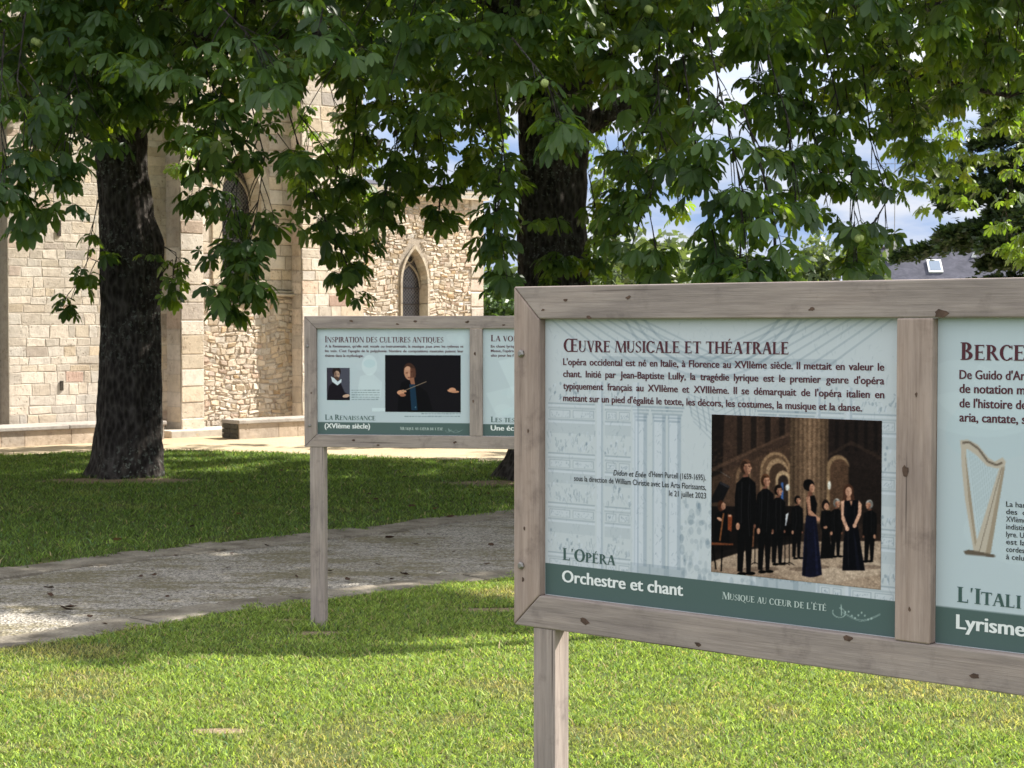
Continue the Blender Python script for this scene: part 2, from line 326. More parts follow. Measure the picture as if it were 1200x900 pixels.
# ------------------------------------------------------------------ lettering
SERIF = {}
def _serif():
    T, t = .19, .075
    def rect(x0, x1, y0, y1): return [(x0, y0), (x1, y0), (x1, y1), (x0, y1)]
    def stem(x, w=T, a=0, b=1, s=.07):
        return [rect(x, x + w, a, b), rect(x - s, x + w + s, a, a + .045), rect(x - s, x + w + s, b - .045, b)]
    def diag(x0, y0, x1, y1, w): return [[(x0, y0), (x0 + w, y0), (x1 + w, y1), (x1, y1)]]
    def ring(cx, cy, rx, ry, a0, a1, th=T * 1.08, tv=t, n=22):
        out = []; A = [math.radians(a0 + (a1 - a0) * i / n) for i in range(n + 1)]
        for p, q in zip(A, A[1:]):
            out.append([(cx + rx * math.cos(p), cy + ry * math.sin(p)), (cx + rx * math.cos(q), cy + ry * math.sin(q)),
                        (cx + (rx - th) * math.cos(q), cy + (ry - tv) * math.sin(q)), (cx + (rx - th) * math.cos(p), cy + (ry - tv) * math.sin(p))])
        return out
    def arms(x, w, mid=True):
        o = [rect(x, x + w, 0, t), rect(x + w - .04, x + w, 0, .2), rect(x, x + w * .94, 1 - t, 1), rect(x + w * .94 - .04, x + w * .94, .82, 1)]
        if mid: o += [rect(x, x + w * .72, .49, .49 + t), rect(x + w * .72 - .035, x + w * .72, .41, .62)]
        return o
    S = SERIF
    S['A'] = (diag(.03, 0, .33, 1, .07) + diag(.55, 0, .29, 1, T * 1.1) + [rect(.16, .55, .32, .32 + t), rect(-.03, .18, 0, .04), rect(.48, .78, 0, .04)], .76)
    S['B'] = (stem(.05) + ring(.25, .745, .30, .255, -90, 90) + ring(.26, .26, .36, .26, -90, 90) + [rect(.15, .27, 0, t), rect(.15, .27, .49, .535), rect(.15, .27, 1 - t, 1)], .66)
    S['C'] = (ring(.42, .5, .42, .52, 42, 318) + [rect(.70, .745, .72, .98), rect(.70, .745, .02, .24)], .78)
    S['D'] = (stem(.05) + ring(.32, .5, .50, .5, -90, 90) + [rect(.15, .33, 0, t), rect(.15, .33, 1 - t, 1)], .86)
    S['E'] = (stem(.05) + arms(.18, .42), .64)
    S['H'] = (stem(.05) + stem(.58) + [rect(.18, .6, .48, .48 + t)], .80)
    S['I'] = (stem(.07), .30)
    S['L'] = (stem(.05) + [rect(.18, .58, 0, t), rect(.54, .58, 0, .22)], .62)
    S['M'] = (diag(.04, 0, .12, 1, .06) + diag(.46, 0, .12, 1, T) [0:1] + diag(.46, 0, .86, 1, .06) + diag(.84, 0, .80, 1, T) + [rect(-.04, .18, 0, .04), rect(.76, 1.06, 0, .04), rect(.02, .24, .96, 1), rect(.78, 1.0, .96, 1)], 1.02)
    S['N'] = ([rect(.08, .14, 0, 1), rect(.74, .80, 0, 1)] + diag(.66, 0, .06, 1, T * 1.05) + [rect(0, .22, 0, .04), rect(.66, .88, .96, 1), rect(-.02, .2, .96, 1)], .88)
    S['O'] = (ring(.44, .5, .44, .52, 0, 360, n=36), .88)
    S['P'] = (stem(.05) + ring(.25, .72, .36, .28, -90, 90) + [rect(.15, .27, .44, .49), rect(.15, .27, 1 - t, 1)], .62)
    S['Q'] = (S['O'][0] + [[(.40, .05), (.52, .05), (.98, -.24), (.80, -.24)]], .90)
    S['R'] = (stem(.05) + ring(.25, .73, .34, .27, -90, 90) + [rect(.15, .27, .46, .51), rect(.15, .27, 1 - t, 1)] + diag(.58, 0, .27, .49, T) + [rect(.56, .80, 0, .04)], .74)
    def pen(P, nx, ny):
        return [[(a[0] - nx, a[1] - ny), (a[0] + nx, a[1] + ny), (b[0] + nx, b[1] + ny), (b[0] - nx, b[1] - ny)] for a, b in zip(P, P[1:])]
    sp = [(.27 + .19 * math.cos(math.radians(a)), .755 + .215 * math.sin(math.radians(a))) for a in range(30, 231, 12)] + [(.27, .52)] + \
         [(.25 + .21 * math.cos(math.radians(a)), .265 + .235 * math.sin(math.radians(a))) for a in range(50, -156, -12)]
    S['S'] = (pen(sp, .062, .03) + [rect(.44, .475, .74, .97), rect(.03, .065, .03, .26)], .54)
    S['T'] = (stem(.28) + [rect(0, .70, 1 - t, 1), rect(0, .04, .8, 1), rect(.66, .70, .8, 1)], .70)
    S['U'] = ([rect(.05, .05 + T, .32, 1), rect(.60, .655, .32, 1), rect(-.03, .27, .96, 1), rect(.52, .74, .96, 1)] + ring(.3525, .32, .3025, .34, 180, 360, th=.11), .74)
    S['V'] = (diag(.30, 0, .02, 1, T) + diag(.34, 0, .60, 1, .06) + [rect(-.05, .26, .96, 1), rect(.52, .74, .96, 1)], .70)
    S['Œ'] = (ring(.44, .5, .44, .52, 60, 300, n=30) + [rect(.62, .62 + T, 0, 1), rect(.5, .7, 0, t), rect(.5, .7, 1 - t, 1)] + arms(.74, .42), 1.18)
    S['É'] = (S['E'][0] + [[(.26, 1.06), (.33, 1.06), (.47, 1.24), (.36, 1.24)]], .64)
    S["'"] = ([[(.06, .70), (.09, .70), (.17, 1.0), (.05, 1.0)]], .22)
    S[' '] = ([], .30)
_serif()
def serif_mesh(mb, text, x0, x1, z, cap, y, small=.80, mi=0, track=.055):
    # text: a leading capital of each '^' is full size, others small capitals
    seq = []; big = False; adv = 0
    for ch in text:
        if ch == '^': big = True; continue
        s = cap if (big or ch == "'") else cap * small; big = False
        seq.append((ch, s, adv)); adv += SERIF[ch][1] * s + track * cap
    k = (x1 - x0) / (adv - track * cap); e = 0
    for ch, s, ax in seq:
        for poly in SERIF[ch][0]:
            e = (e + 1) % 9
            mb.add([(x0 + (ax + px * s) * k, y - e * .00003, z + (pz if ch != "'" or s != cap else pz) * s) for px, pz in poly], [tuple(range(len(poly)))], mi)

_words = {}
def word_geo(txt, bold, shear=0):
    key = (txt, bold, shear)
    if key in _words: return _words[key]
    c = bpy.data.curves.new('tmp', 'FONT'); c.body = txt; c.size = 1; c.offset = bold; c.shear = shear; c.resolution_u = 3
    o = bpy.data.objects.new('tmp', c); COL.objects.link(o)
    bpy.context.view_layer.update()
    me = o.evaluated_get(bpy.context.evaluated_depsgraph_get()).to_mesh()
    V = [(v.co.x, v.co.y) for v in me.vertices]; Fc = [tuple(p.vertices) for p in me.polygons]
    o.to_mesh_clear() if False else None
    bpy.data.objects.remove(o); bpy.data.curves.remove(c)
    if not V: V = [(0, 0)]; Fc = []
    xs = [a for a, b in V]
    _words[key] = (V, Fc, min(xs), max(xs)); return _words[key]
def sans_line(mb, txt, x0, x1, z, size, y, bold=.024, justify=False, shear=0, mi=0):
    parts = txt.split(' ') if justify else [txt]
    G = [word_geo(p, .004, shear) for p in parts]; ws = [g[3] - g[2] for g in G]
    if justify and len(parts) > 1:
        tot = sum(ws); k = size; gap = (x1 - x0 - tot * k) / (len(parts) - 1)
        if gap < .16 * size:
            k = (x1 - x0) / (tot + .22 * (len(parts) - 1)); gap = .22 * k
    else: k = (x1 - x0) / ws[0]; gap = 0
    x = x0
    for g, wv in zip(G, ws):
        for q_, dx in enumerate((-bold, 0, bold) if bold else (0,)):
            mb.add([(x + (a - g[2] + dx) * k, y - q_ * .00004, z + b * size) for a, b in g[0]], [f for f in g[1]], mi)
        x += wv * k + gap

# ------------------------------------------------------------------ painter for printed sheets
class Paint:
    def __init__(s, w, h, ss=2):
        s.w, s.h, s.ss = w, h, ss; s.a = np.zeros((h * ss, w * ss, 3)); s.tr = lambda p: p
    def fill(s, pts, col, alpha=1.0):
        P = np.array([s.tr(p) for p in pts], float) * np.array([s.w * s.ss, s.h * s.ss])
        x0, y0 = np.maximum(np.floor(P.min(0)).astype(int), 0); x1, y1 = np.minimum(np.ceil(P.max(0)).astype(int) + 1, [s.w * s.ss, s.h * s.ss])
        if x1 <= x0 or y1 <= y0: return
        X, Y = np.meshgrid(np.arange(x0, x1) + .5, np.arange(y0, y1) + .5); ins = np.zeros(X.shape, bool)
        for (ax, ay), (bx, by) in zip(P, np.roll(P, -1, 0)):
            c = (ay > Y) != (by > Y)
            if ay != by: ins ^= c & (X < (bx - ax) * (Y - ay) / (by - ay) + ax)
        R = s.a[y0:y1, x0:x1]; R[ins] = R[ins] * (1 - alpha) + np.array(col) / 255.0 * alpha
    def ell(s, cx, cy, rx, ry, col, alpha=1.0, rot=0, n=26):
        c, q = math.cos(rot), math.sin(rot)
        s.fill([(cx + rx * math.cos(t) * c - ry * math.sin(t) * q, cy + rx * math.cos(t) * q + ry * math.sin(t) * c) for t in np.linspace(0, 2 * math.pi, n, endpoint=False)], col, alpha)
    def line(s, pts, wd, col, alpha=1.0):
        for a, b in zip(pts, pts[1:]):
            dx, dy = b[0] - a[0], b[1] - a[1]; l = math.hypot(dx, dy) or 1; nx, ny = -dy / l * wd / 2, dx / l * wd / 2
            s.fill([(a[0] + nx, a[1] + ny), (b[0] + nx, b[1] + ny), (b[0] - nx, b[1] - ny), (a[0] - nx, a[1] - ny)], col, alpha)
    def grain(s, amt, seed, cell=1):
        r = np.random.RandomState(seed); g = r.randn(s.h * s.ss // cell + 1, s.w * s.ss // cell + 1)
        g = np.kron(g, np.ones((cell, cell)))[:s.h * s.ss, :s.w * s.ss]; s.a *= (1 + amt * g)[:, :, None]
    def result(s):
        return np.clip(s.a.reshape(s.h, s.ss, s.w, s.ss, 3).mean((1, 3)), 0, 1)
def print_sheet(name, img, x0, x1, z0, z1, y, parent, mat=None):
    h, w_, _ = img.shape
    X, Z = np.meshgrid(np.linspace(x0, x1, w_), np.linspace(z1, z0, h))
    V = np.c_[X.ravel(), np.full(X.size, y), Z.ravel()]
    i = np.arange(w_ * h).reshape(h, w_)
    Q = np.stack([i[1:, :-1], i[1:, 1:], i[:-1, 1:], i[:-1, :-1]], -1).reshape(-1, 4)
    C = np.ones((w_ * h, 4)); C[:, :3] = lin(img.reshape(-1, 3))
    return np_mesh(name, V, Q.ravel(), np.full(len(Q), 4), mat or M_PRINT, parent, C)
PALE = (197, 203, 207); BAND = (82, 101, 98)
def emblem(p, x, y, wx, hy, col=(185, 205, 198), a=.8):
    # a small curling ornament of leaves and notes
    p.line([(x + wx * (.05 + .15 * math.cos(t)), y + hy * (.45 + .45 * math.sin(t))) for t in np.linspace(-1.5, 3.6, 14)][::1], wx * .018, col, a)
    p.line([(x + wx * .10, y - hy * .35), (x + wx * .11, y + hy * .7)], wx * .02, col, a)
    for k in range(2):
        p.line([(x + wx * q, y + hy * (.35 + .55 * math.sin(math.pi * (q - .12) / .95) ** 1.2 - .75 * max(0, q - .55) + .10 * k)) for q in np.linspace(.12, 1.0, 16)], wx * .014, col, a * .8)
    for q in np.linspace(.2, .8, 9): p.ell(x + wx * q, y + hy * (.5 + .28 * math.sin(q * 19)), wx * .018, hy * .09, col, a)

def engraving(W, H, band, seed=1):
    p = Paint(W, H, 2); p.a[:] = np.array(PALE) / 255; r = random.Random(seed); D = (92, 112, 128); Wt = (212, 218, 230)
    def wash(x0, x1, y0, y1, c, a): p.fill([(x0, y0), (x1, y0), (x1, y1), (x0, y1)], c, a)
    # proscenium rafters at the top
    for k in range(9): p.line([(.02 + k * .035, 0), (.20 + k * .05, .17)], .006, D, .22)
    for k in range(9): p.line([(.98 - k * .035, 0), (.80 - k * .05, .17)], .006, D, .22)
    for rr in (.30, .33, .36): p.line([(.5 + .8 * rr * math.cos(t), -.20 + rr * 1.1 * math.sin(t)) for t in np.linspace(.15, 3.0, 30)], .008, D, .22)
    wash(.18, .84, .13, .15, D, .18); wash(.2, .82, .19, .2, D, .16); wash(.18, .84, .155, .185, Wt, .25)
    # columns with capitals on both sides
    for cx in (.30, .355, .40, .66, .715, .76):
        wash(cx - .018, cx + .018, .33, .86, Wt, .35); wash(cx + .008, cx + .019, .33, .86, D, .28); wash(cx - .02, cx - .015, .33, .86, D, .22)
        for k in range(5): wash(cx - .028 + .003 * k, cx + .028 - .003 * k, .30 + k * .012, .307 + k * .012, D, .30)
        wash(cx - .03, cx + .03, .85, .885, D, .22); wash(cx - .034, cx + .034, .885, .90, Wt, .4)
    for x0, x1 in ((.165, .185), (.275, .295), (.79, .80), (.865, .88)):
        wash(x0, x1, .22, .90, Wt, .35); wash(x1 - .006, x1, .22, .90, D, .25)
    for cx in (.225, .30, .355, .40, .66, .715, .76):   # carved leaf work down the piers
        for k in range(46):
            xx, yy = cx + r.uniform(-.012, .012), r.uniform(.35, .85); p.line([(xx, yy), (xx + r.uniform(-.008, .008), yy + r.uniform(.004, .016))], .0022, D if r.random() < .6 else Wt, r.uniform(.15, .35))
    for k in range(7): p.line([(.43 + .004 * k, .25 + .016 * k), (.52, .29 + .022 * k), (.60 - .003 * k, .25 + .016 * k)], .004, D, .18)
    # boxes full of spectators, drawn in small strokes
    for x0, x1 in ((.01, .16), (.19, .27), (.80, .86), (.88, .99)):
        for yy in (.30, .48, .66, .84):
            for q, (a_, c_) in enumerate(((.30, D), (.4, Wt), (.22, D))): wash(x0, x1, yy + .008 * q, yy + .005 + .008 * q, c_, a_)
            wash(x0, x1, yy + .058, yy + .064, D, .24); wash(x0, x1, yy + .064, yy + .072, Wt, .4); wash(x0, x1, yy + .072, yy + .11, D, .10)
            n_ = max(2, int((x1 - x0) / .055))
            for k in range(n_):
                a_, b_ = x0 + (x1 - x0) * k / n_ + .005, x0 + (x1 - x0) * (k + 1) / n_ - .005
                p.line([(a_, yy + .026), (b_, yy + .026), (b_, yy + .053), (a_, yy + .053), (a_, yy + .026)], .0022, D, .32); wash(a_ + .003, b_ - .003, yy + .029, yy + .050, Wt, .2)
                for q in range(14): xx, y1 = r.uniform(a_ + .004, b_ - .004), r.uniform(yy + .031, yy + .047); p.line([(xx, y1), (xx + r.uniform(-.004, .004), y1 + .005)], .002, D, .28)
            for k in range(int((x1 - x0) * 420)):
                xx = r.uniform(x0, x1); y1 = yy - r.uniform(.002, .07) * (.6 + .4 * math.sin(xx * 90)); l = r.uniform(.006, .022)
                p.line([(xx, y1), (xx + r.uniform(-.006, .006), y1 - l)], .0028, D if r.random() < .6 else Wt, r.uniform(.14, .36))
            for k in range(int((x1 - x0) * 70)): p.ell(r.uniform(x0, x1), yy - r.uniform(.03, .078), .0032, .006, D if r.random() < .6 else Wt, r.uniform(.2, .4))
    # curtain and stage crowd
    for k in range(12): p.line([(.44 + k * .017, .26), (.45 + k * .017 + .01 * math.sin(k), .33 + .05 * math.sin(k * .9))], .004, D, .25)
    for k in range(220):
        xx = r.uniform(.42, .66); y1 = r.uniform(.62, .90); p.ell(xx, y1, r.uniform(.003, .009), r.uniform(.006, .018), D if r.random() < .7 else Wt, r.uniform(.08, .24))
    for k in range(2600):
        xx, yy = r.random(), r.random() * .9; a = r.gauss(1.57, .35) if r.random() < .6 else r.uniform(0, 6.3); l = r.uniform(.004, .024)
        p.line([(xx, yy), (xx + .7 * l * math.cos(a), yy + l * math.sin(a))], .0020, D if r.random() < .55 else Wt, r.uniform(.05, .20))
    return p
def soft_sheet(W, H, seed):
    p = Paint(W, H, 2); p.a[:] = np.array((187, 199, 204)) / 255; r = random.Random(seed)
    for k in range(26):
        p.ell(r.random(), r.random() * .85, r.uniform(.02, .10), r.uniform(.03, .14), (212, 226, 228) if r.random() < .6 else (168, 196, 203), r.uniform(.06, .2), r.uniform(0, 3))
    return p

def concert(W, H):
    p = Paint(W, H, 2)
    def tr(q):
        x, y = q; yt = 58 + (x - 57) * 30 / 776; yb = 782 + (x - 57) * 83 / 776
        return ((x - 57) / 776, (y - yt) / (yb - yt))
    p.tr = tr; f, e, l = p.fill, p.ell, p.line; r = random.Random(8)
    def soft(n):
        g = p.a
        for _ in range(n): g = (g + np.roll(g, 1, 0) + np.roll(g, -1, 0) + np.roll(g, 1, 1) + np.roll(g, -1, 1)) / 5
        p.a = g
    p.a[:] = np.array((58, 45, 39)) / 255
    # dim nave walls
    f([(57, 50), (440, 50), (440, 520), (57, 520)], (72, 55, 46)); f([(57, 50), (120, 60), (105, 480), (57, 480)], (40, 32, 29))
    for k in range(4): f([(180 + k * 66, 70), (206 + k * 66, 66), (206 + k * 66, 235 - k * 26), (180 + k * 66, 250 - k * 26)], (44, 35, 31), .9); l([(212 + k * 66, 66), (212 + k * 66, 235 - k * 26)], 5, (92, 71, 58), .7)
    f([(57, 305), (430, 140), (430, 152), (57, 325)], (96, 74, 60), .7); f([(57, 350), (200, 290), (430, 190), (430, 480), (57, 500)], (88, 67, 53), .65)
    for k in range(240):
        x, y = r.uniform(60, 430), r.uniform(180, 480); f([(x, y), (x + r.uniform(8, 22), y), (x + 14, y + 9), (x, y + 9)], (104, 80, 63) if r.random() < .5 else (66, 51, 43), .25)
    # great arches
    def arch(cx, top, w_, bot, c, a=1.0): f([(cx - w_ / 2, bot)] + [(cx + w_ / 2 * math.cos(t), top + w_ * .62 + w_ * .62 * -math.sin(t)) for t in np.linspace(math.pi, 0, 20)] + [(cx + w_ / 2, bot)], c, a)
    arch(362, 232, 142, 520, (140, 112, 86)); arch(364, 246, 122, 520, (104, 81, 62)); arch(370, 262, 104, 520, (150, 122, 95)); arch(376, 284, 86, 520, (78, 60, 48))
    arch(396, 318, 66, 520, (166, 138, 108)); arch(398, 338, 48, 520, (58, 47, 42)); f([(389, 372), (399, 372), (399, 455), (389, 455)], (64, 100, 156)); e(418, 395, 9, 15, (205, 202, 196)); arch(212, 296, 70, 500, (124, 98, 76), .8); arch(216, 316, 50, 500, (70, 55, 46), .8)
    # lit clustered column
    for k in range(42):
        x = 428 + k * 4.1; q = .5 + .5 * math.sin(k * 1.25) ; sh = 1 - .35 * abs(k - 22) / 22; c = (int((112 + 34 * q) * sh), int((88 + 30 * q) * sh), int((69 + 25 * q) * sh)); f([(x, 50), (x + 4.6, 50), (x + 4.6, 560), (x, 560)], c)
    f([(602, 60), (840, 80), (840, 480), (602, 480)], (48, 38, 35))
    for k in range(5): f([(630 + k * 42, 90), (646 + k * 42, 92), (646 + k * 42, 230), (630 + k * 42, 225)], (34, 28, 27), .8)
    f([(602, 240), (700, 180), (840, 260), (840, 275), (700, 198), (602, 256)], (70, 55, 47), .6)
    arch(644, 246, 100, 560, (136, 110, 84)); arch(650, 264, 84, 560, (90, 68, 53)); e(606, 385, 7, 20, (214, 210, 198)); f([(690, 300), (840, 320), (840, 560), (690, 560)], (44, 35, 32), .85)
    soft(2)
    # floor
    f([(57, 700), (300, 645), (840, 640), (840, 880), (57, 800)], (158, 136, 117)); f([(300, 655), (560, 640), (600, 700), (320, 730)], (120, 99, 84), .6); f([(560, 770), (840, 725), (840, 790), (600, 840)], (182, 160, 140), .6); f([(57, 760), (300, 770), (500, 840), (57, 820)], (128, 106, 90), .5)
    f([(57, 480), (470, 480), (470, 650), (240, 680), (57, 735)], (27, 22, 23), .93); soft(3)
    for x in (262, 332, 480, 560, 690, 790): e(x, 770 if x < 500 else 760, 50, 10, (92, 76, 66), .5)
    soft(2)
    sk = (172, 126, 102); sks = (120, 82, 66); bk = (19, 18, 21); bl = (32, 31, 35)
    for k in range(2): f([(256 + k * 66, 478), (272 + k * 62, 470), (262 + k * 66, 668), (246 + k * 66, 672)], (126, 84, 58), .8); l([(262 + k * 64, 480), (252 + k * 66, 668)], 3, (70, 44, 32), .8)
    # players at the left
    f([(60, 440), (100, 366), (148, 388), (112, 460), (60, 464)], (28, 26, 30)); f([(100, 366), (148, 388), (140, 398), (98, 376)], (52, 50, 54)); l([(102, 322), (148, 350)], 2.5, (130, 130, 130), .7); l([(122, 462), (106, 780)], 3.5, (14, 12, 14))
    e(104, 478, 15, 26, (74, 44, 32)); e(117, 480, 11, 17, sk); e(113, 488, 9, 12, sks, .5); f([(78, 512), (126, 502), (150, 540), (146, 650), (66, 650)], bk); e(100, 540, 16, 7, sk, 1, .5); l([(118, 512), (100, 640)], 8, (128, 82, 50)); f([(138, 515), (160, 524), (156, 598), (138, 588)], (128, 68, 40)); e(148, 524, 8, 6, sk)
    f([(57, 645), (165, 652), (165, 660), (57, 658)], (112, 66, 42)); l([(66, 660), (82, 770)], 6, (12, 11, 12)); l([(112, 660), (108, 780)], 6, (12, 11, 12))
    for x in (268, 408, 428): l([(x, 560), (x, 745)], 3, (16, 15, 16)); l([(x - 24, 752), (x, 738), (x + 24, 752)], 3, (16, 15, 16))
    f([(402, 524), (424, 510), (410, 584), (394, 586)], (176, 176, 180)); f([(390, 580), (465, 548), (465, 610), (388, 622)], (16, 14, 16))
    def head(x, y, w_, h_, hair, d, long=0):
        w_ *= .86; h_ *= .90; dk = tuple(int(q * .6) for q in hair)
        e(x, y - h_ * .05, w_, h_ * .95, hair); e(x - d * w_ * .3, y + h_ * .05, w_ * .72, h_ * .8, dk, .8)
        f([(x - d * w_ * .25, y - h_ * .35), (x + d * w_ * .72, y - h_ * .42), (x + d * w_ * .92, y - h_ * .05), (x + d * w_ * 1.10, y + h_ * .22), (x + d * w_ * .90, y + h_ * .30), (x + d * w_ * .88, y + h_ * .62), (x + d * w_ * .60, y + h_ * .95), (x + d * w_ * .05, y + h_ * .90), (x - d * w_ * .35, y + h_ * .4)], sk)
        f([(x - d * w_ * .35, y - h_ * .1), (x + d * w_ * .15, y - h_ * .2), (x + d * w_ * .25, y + h_ * .5), (x + d * w_ * .5, y + h_ * .95), (x + d * w_ * .0, y + h_ * .9), (x - d * w_ * .4, y + h_ * .4)], sks, .75)
        e(x - d * w_ * .30, y + h_ * .12, w_ * .16, h_ * .18, (150, 104, 84)); f([(x + d * w_ * .45, y - h_ * .10), (x + d * w_ * .85, y - h_ * .12), (x + d * w_ * .82, y + h_ * .02), (x + d * w_ * .5, y + h_ * .02)], (74, 48, 40), .8)
        l([(x + d * w_ * .5, y + h_ * .56), (x + d * w_ * .88, y + h_ * .53)], 2.4, (104, 58, 50), .85)
    def man(x, yh, s_, hair, d, yb):
        # standing singer in black seen three quarters
        t_ = yh + 40 * s_; w_ = 42 * s_; hgt = yb - t_
        f([(x - 10 * s_, t_ - 10 * s_), (x + 10 * s_, t_ - 12 * s_), (x + 12 * s_, t_ + 8 * s_), (x - 12 * s_, t_ + 8 * s_)], sks)
        f([(x - w_ * .25, t_), (x + w_ * .3, t_ - 2), (x + w_ * .95, t_ + hgt * .06), (x + w_ * 1.02, t_ + hgt * .26), (x + w_ * .92, t_ + hgt * .48), (x + w_ * .74, t_ + hgt * .52), (x + w_ * .52, t_ + hgt * .96), (x + w_ * .12, t_ + hgt * .97), (x - w_ * .02, t_ + hgt * .62), (x - w_ * .24, t_ + hgt * .97), (x - w_ * .74, t_ + hgt * .96), (x - w_ * .72, t_ + hgt * .5), (x - w_ * .98, t_ + hgt * .46), (x - w_ * 1.0, t_ + hgt * .2), (x - w_ * .85, t_ + hgt * .06)], bk)
        l([(x + d * w_ * .4, t_ + 6), (x + d * w_ * .5, t_ + hgt * .45)], 3 * s_, bl, .9); l([(x - d * w_ * .62, t_ + hgt * .1), (x - d * w_ * .6, t_ + hgt * .46)], 3 * s_, bl, .9)
        e(x - d * w_ * .70, t_ + hgt * .50, 8 * s_, 14 * s_, sk); e(x + d * w_ * .88, t_ + hgt * .50, 5 * s_, 9 * s_, sks)
        e(x - w_ * .4 + d * 6, yb - 5 * s_, 19 * s_, 7 * s_, (10, 10, 11)); e(x + w_ * .35 + d * 8, yb - 7 * s_, 19 * s_, 7 * s_, (10, 10, 11)); head(x + d * 2, yh, 25 * s_, 34 * s_, hair, d)
    for x, y, s_, hair, d, yb in ((783, 472, .72, (168, 162, 156), -1, 738), (637, 466, .70, (160, 154, 148), 1, 716), (462, 452, .66, (34, 26, 23), 1, 724)): man(x, y, s_, hair, d, yb)
    e(590, 476, 17, 25, (38, 28, 25)); e(594, 482, 11, 16, sk); f([(572, 502), (612, 500), (618, 560), (606, 600), (624, 720), (568, 722), (576, 600), (566, 560)], bk); e(590, 578, 9, 7, sk); l([(580, 505), (588, 575)], 3, bl)
    man(374, 408, .86, (40, 29, 25), 1, 752); man(314, 362, 1.0, (104, 70, 48), 1, 788); man(222, 300, 1.20, (96, 68, 52), 1, 798)
    # woman with a navy skirt, seen from the side
    e(514, 384, 25, 27, (24, 19, 20)); e(506, 372, 14, 13, (18, 15, 17)); e(529, 398, 12, 20, sk); e(524, 402, 9, 15, sks, .4); f([(512, 412), (530, 416), (532, 438), (508, 440)], sks); f([(504, 440), (540, 430), (552, 470), (545, 530), (506, 526)], bk)
    f([(503, 438), (520, 436), (526, 500), (556, 530), (552, 546), (512, 520)], sk); l([(508, 440), (514, 516), (552, 544)], 4, sks, .6); e(558, 541, 8, 11, sk)
    f([(503, 524), (548, 528), (560, 640), (576, 796), (545, 806), (520, 808), (486, 800), (494, 640)], (24, 26, 48)); f([(536, 540), (546, 620), (562, 796), (550, 800)], (40, 43, 72), .7); f([(505, 560), (510, 700), (500, 800), (490, 800)], (14, 15, 30), .7)
    # woman in a long black dress
    e(690, 412, 23, 33, (84, 56, 42)); f([(670, 408), (710, 408), (720, 462), (664, 460)], (78, 52, 40)); e(691, 414, 14, 22, (190, 144, 120)); e(686, 420, 9, 16, sks, .35); f([(684, 432), (700, 432), (702, 456), (682, 456)], sk)
    f([(670, 456), (736, 452), (740, 500), (730, 560), (744, 650), (764, 776), (666, 776), (670, 650), (678, 570), (664, 500)], (16, 17, 26)); f([(712, 580), (728, 660), (744, 774), (728, 774)], (34, 36, 52), .6)
    f([(658, 458), (673, 454), (670, 520), (690, 576), (682, 592), (660, 540)], (190, 144, 120)); f([(734, 452), (748, 472), (746, 520), (724, 572), (712, 564), (732, 514)], (190, 144, 120)); e(686, 584, 9, 11, (190, 144, 120)); e(718, 570, 9, 10, (190, 144, 120)); f([(696, 456), (708, 456), (703, 482)], sk)
    for sd, ce, am in ((31, 2, .05), (32, 5, .05), (33, 13, .035)): p.grain(am, sd, ce)
    soft(3); p.grain(.045, 4, 2)
    for x, y0, y1, w_ in ((205, 370, 560, 5), (240, 380, 620, 4), (300, 410, 560, 4), (328, 420, 600, 3), (366, 450, 600, 3), (386, 450, 590, 3), (456, 490, 600, 3), (630, 500, 600, 3), (680, 480, 560, 3), (716, 480, 560, 3), (690, 600, 760, 4), (790, 500, 600, 3)):
        l([(x, y0), (x + r.uniform(-5, 5), (y0 + y1) / 2), (x + r.uniform(-7, 7), y1)], w_, (62, 59, 62), .45)
    soft(2); q = p.result(); q = q * .80 + q.mean(2, keepdims=True) * .20; q = q + .25 * (q - .5) * q * (1 - q) * 4
    return np.clip((q - .02) * 1.08, 0, 1)
def conductor(W, H):
    p = Paint(W, H, 2); p.a[:] = np.array((24, 22, 26)) / 255
    p.tr = lambda q: ((q[0] - 477) / 380, (q[1] - 283) / 287); f, e, l = p.fill, p.ell, p.line
    f([(560, 420), (600, 405), (690, 470), (720, 570), (540, 570), (545, 480)], (16, 15, 18)); f([(600, 430), (628, 424), (640, 560), (610, 560)], (28, 52, 72)); e(630, 545, 3, 3, (90, 130, 150))
    e(602, 366, 31, 43, (66, 44, 36), 1, -.2); e(596, 374, 22, 35, (186, 136, 110), 1, -.2); f([(604, 345), (628, 352), (632, 392), (616, 408), (604, 404)], (92, 60, 48), .9); e(590, 352, 14, 9, (204, 158, 132), .7); f([(580, 372), (592, 370), (592, 375), (582, 376)], (90, 52, 42)); f([(606, 366), (616, 365), (616, 370), (607, 371)], (80, 46, 38)); f([(596, 372), (602, 386), (594, 388)], (214, 160, 128)); f([(590, 396), (608, 393), (604, 398), (594, 400)], (120, 60, 52)); f([(600, 400), (622, 396), (628, 430), (608, 430)], (150, 102, 80))
    e(556, 472, 18, 12, (206, 150, 118)); e(566, 484, 16, 8, (160, 108, 84)); e(574, 464, 12, 5, (206, 150, 118), 1, .3); l([(560, 468), (686, 416)], 2.6, (150, 130, 110))
    e(814, 458, 18, 12, (206, 150, 118)); e(826, 466, 22, 6, (190, 136, 106)); e(798, 462, 9, 4, (206, 150, 118), 1, .6)
    return p.result()
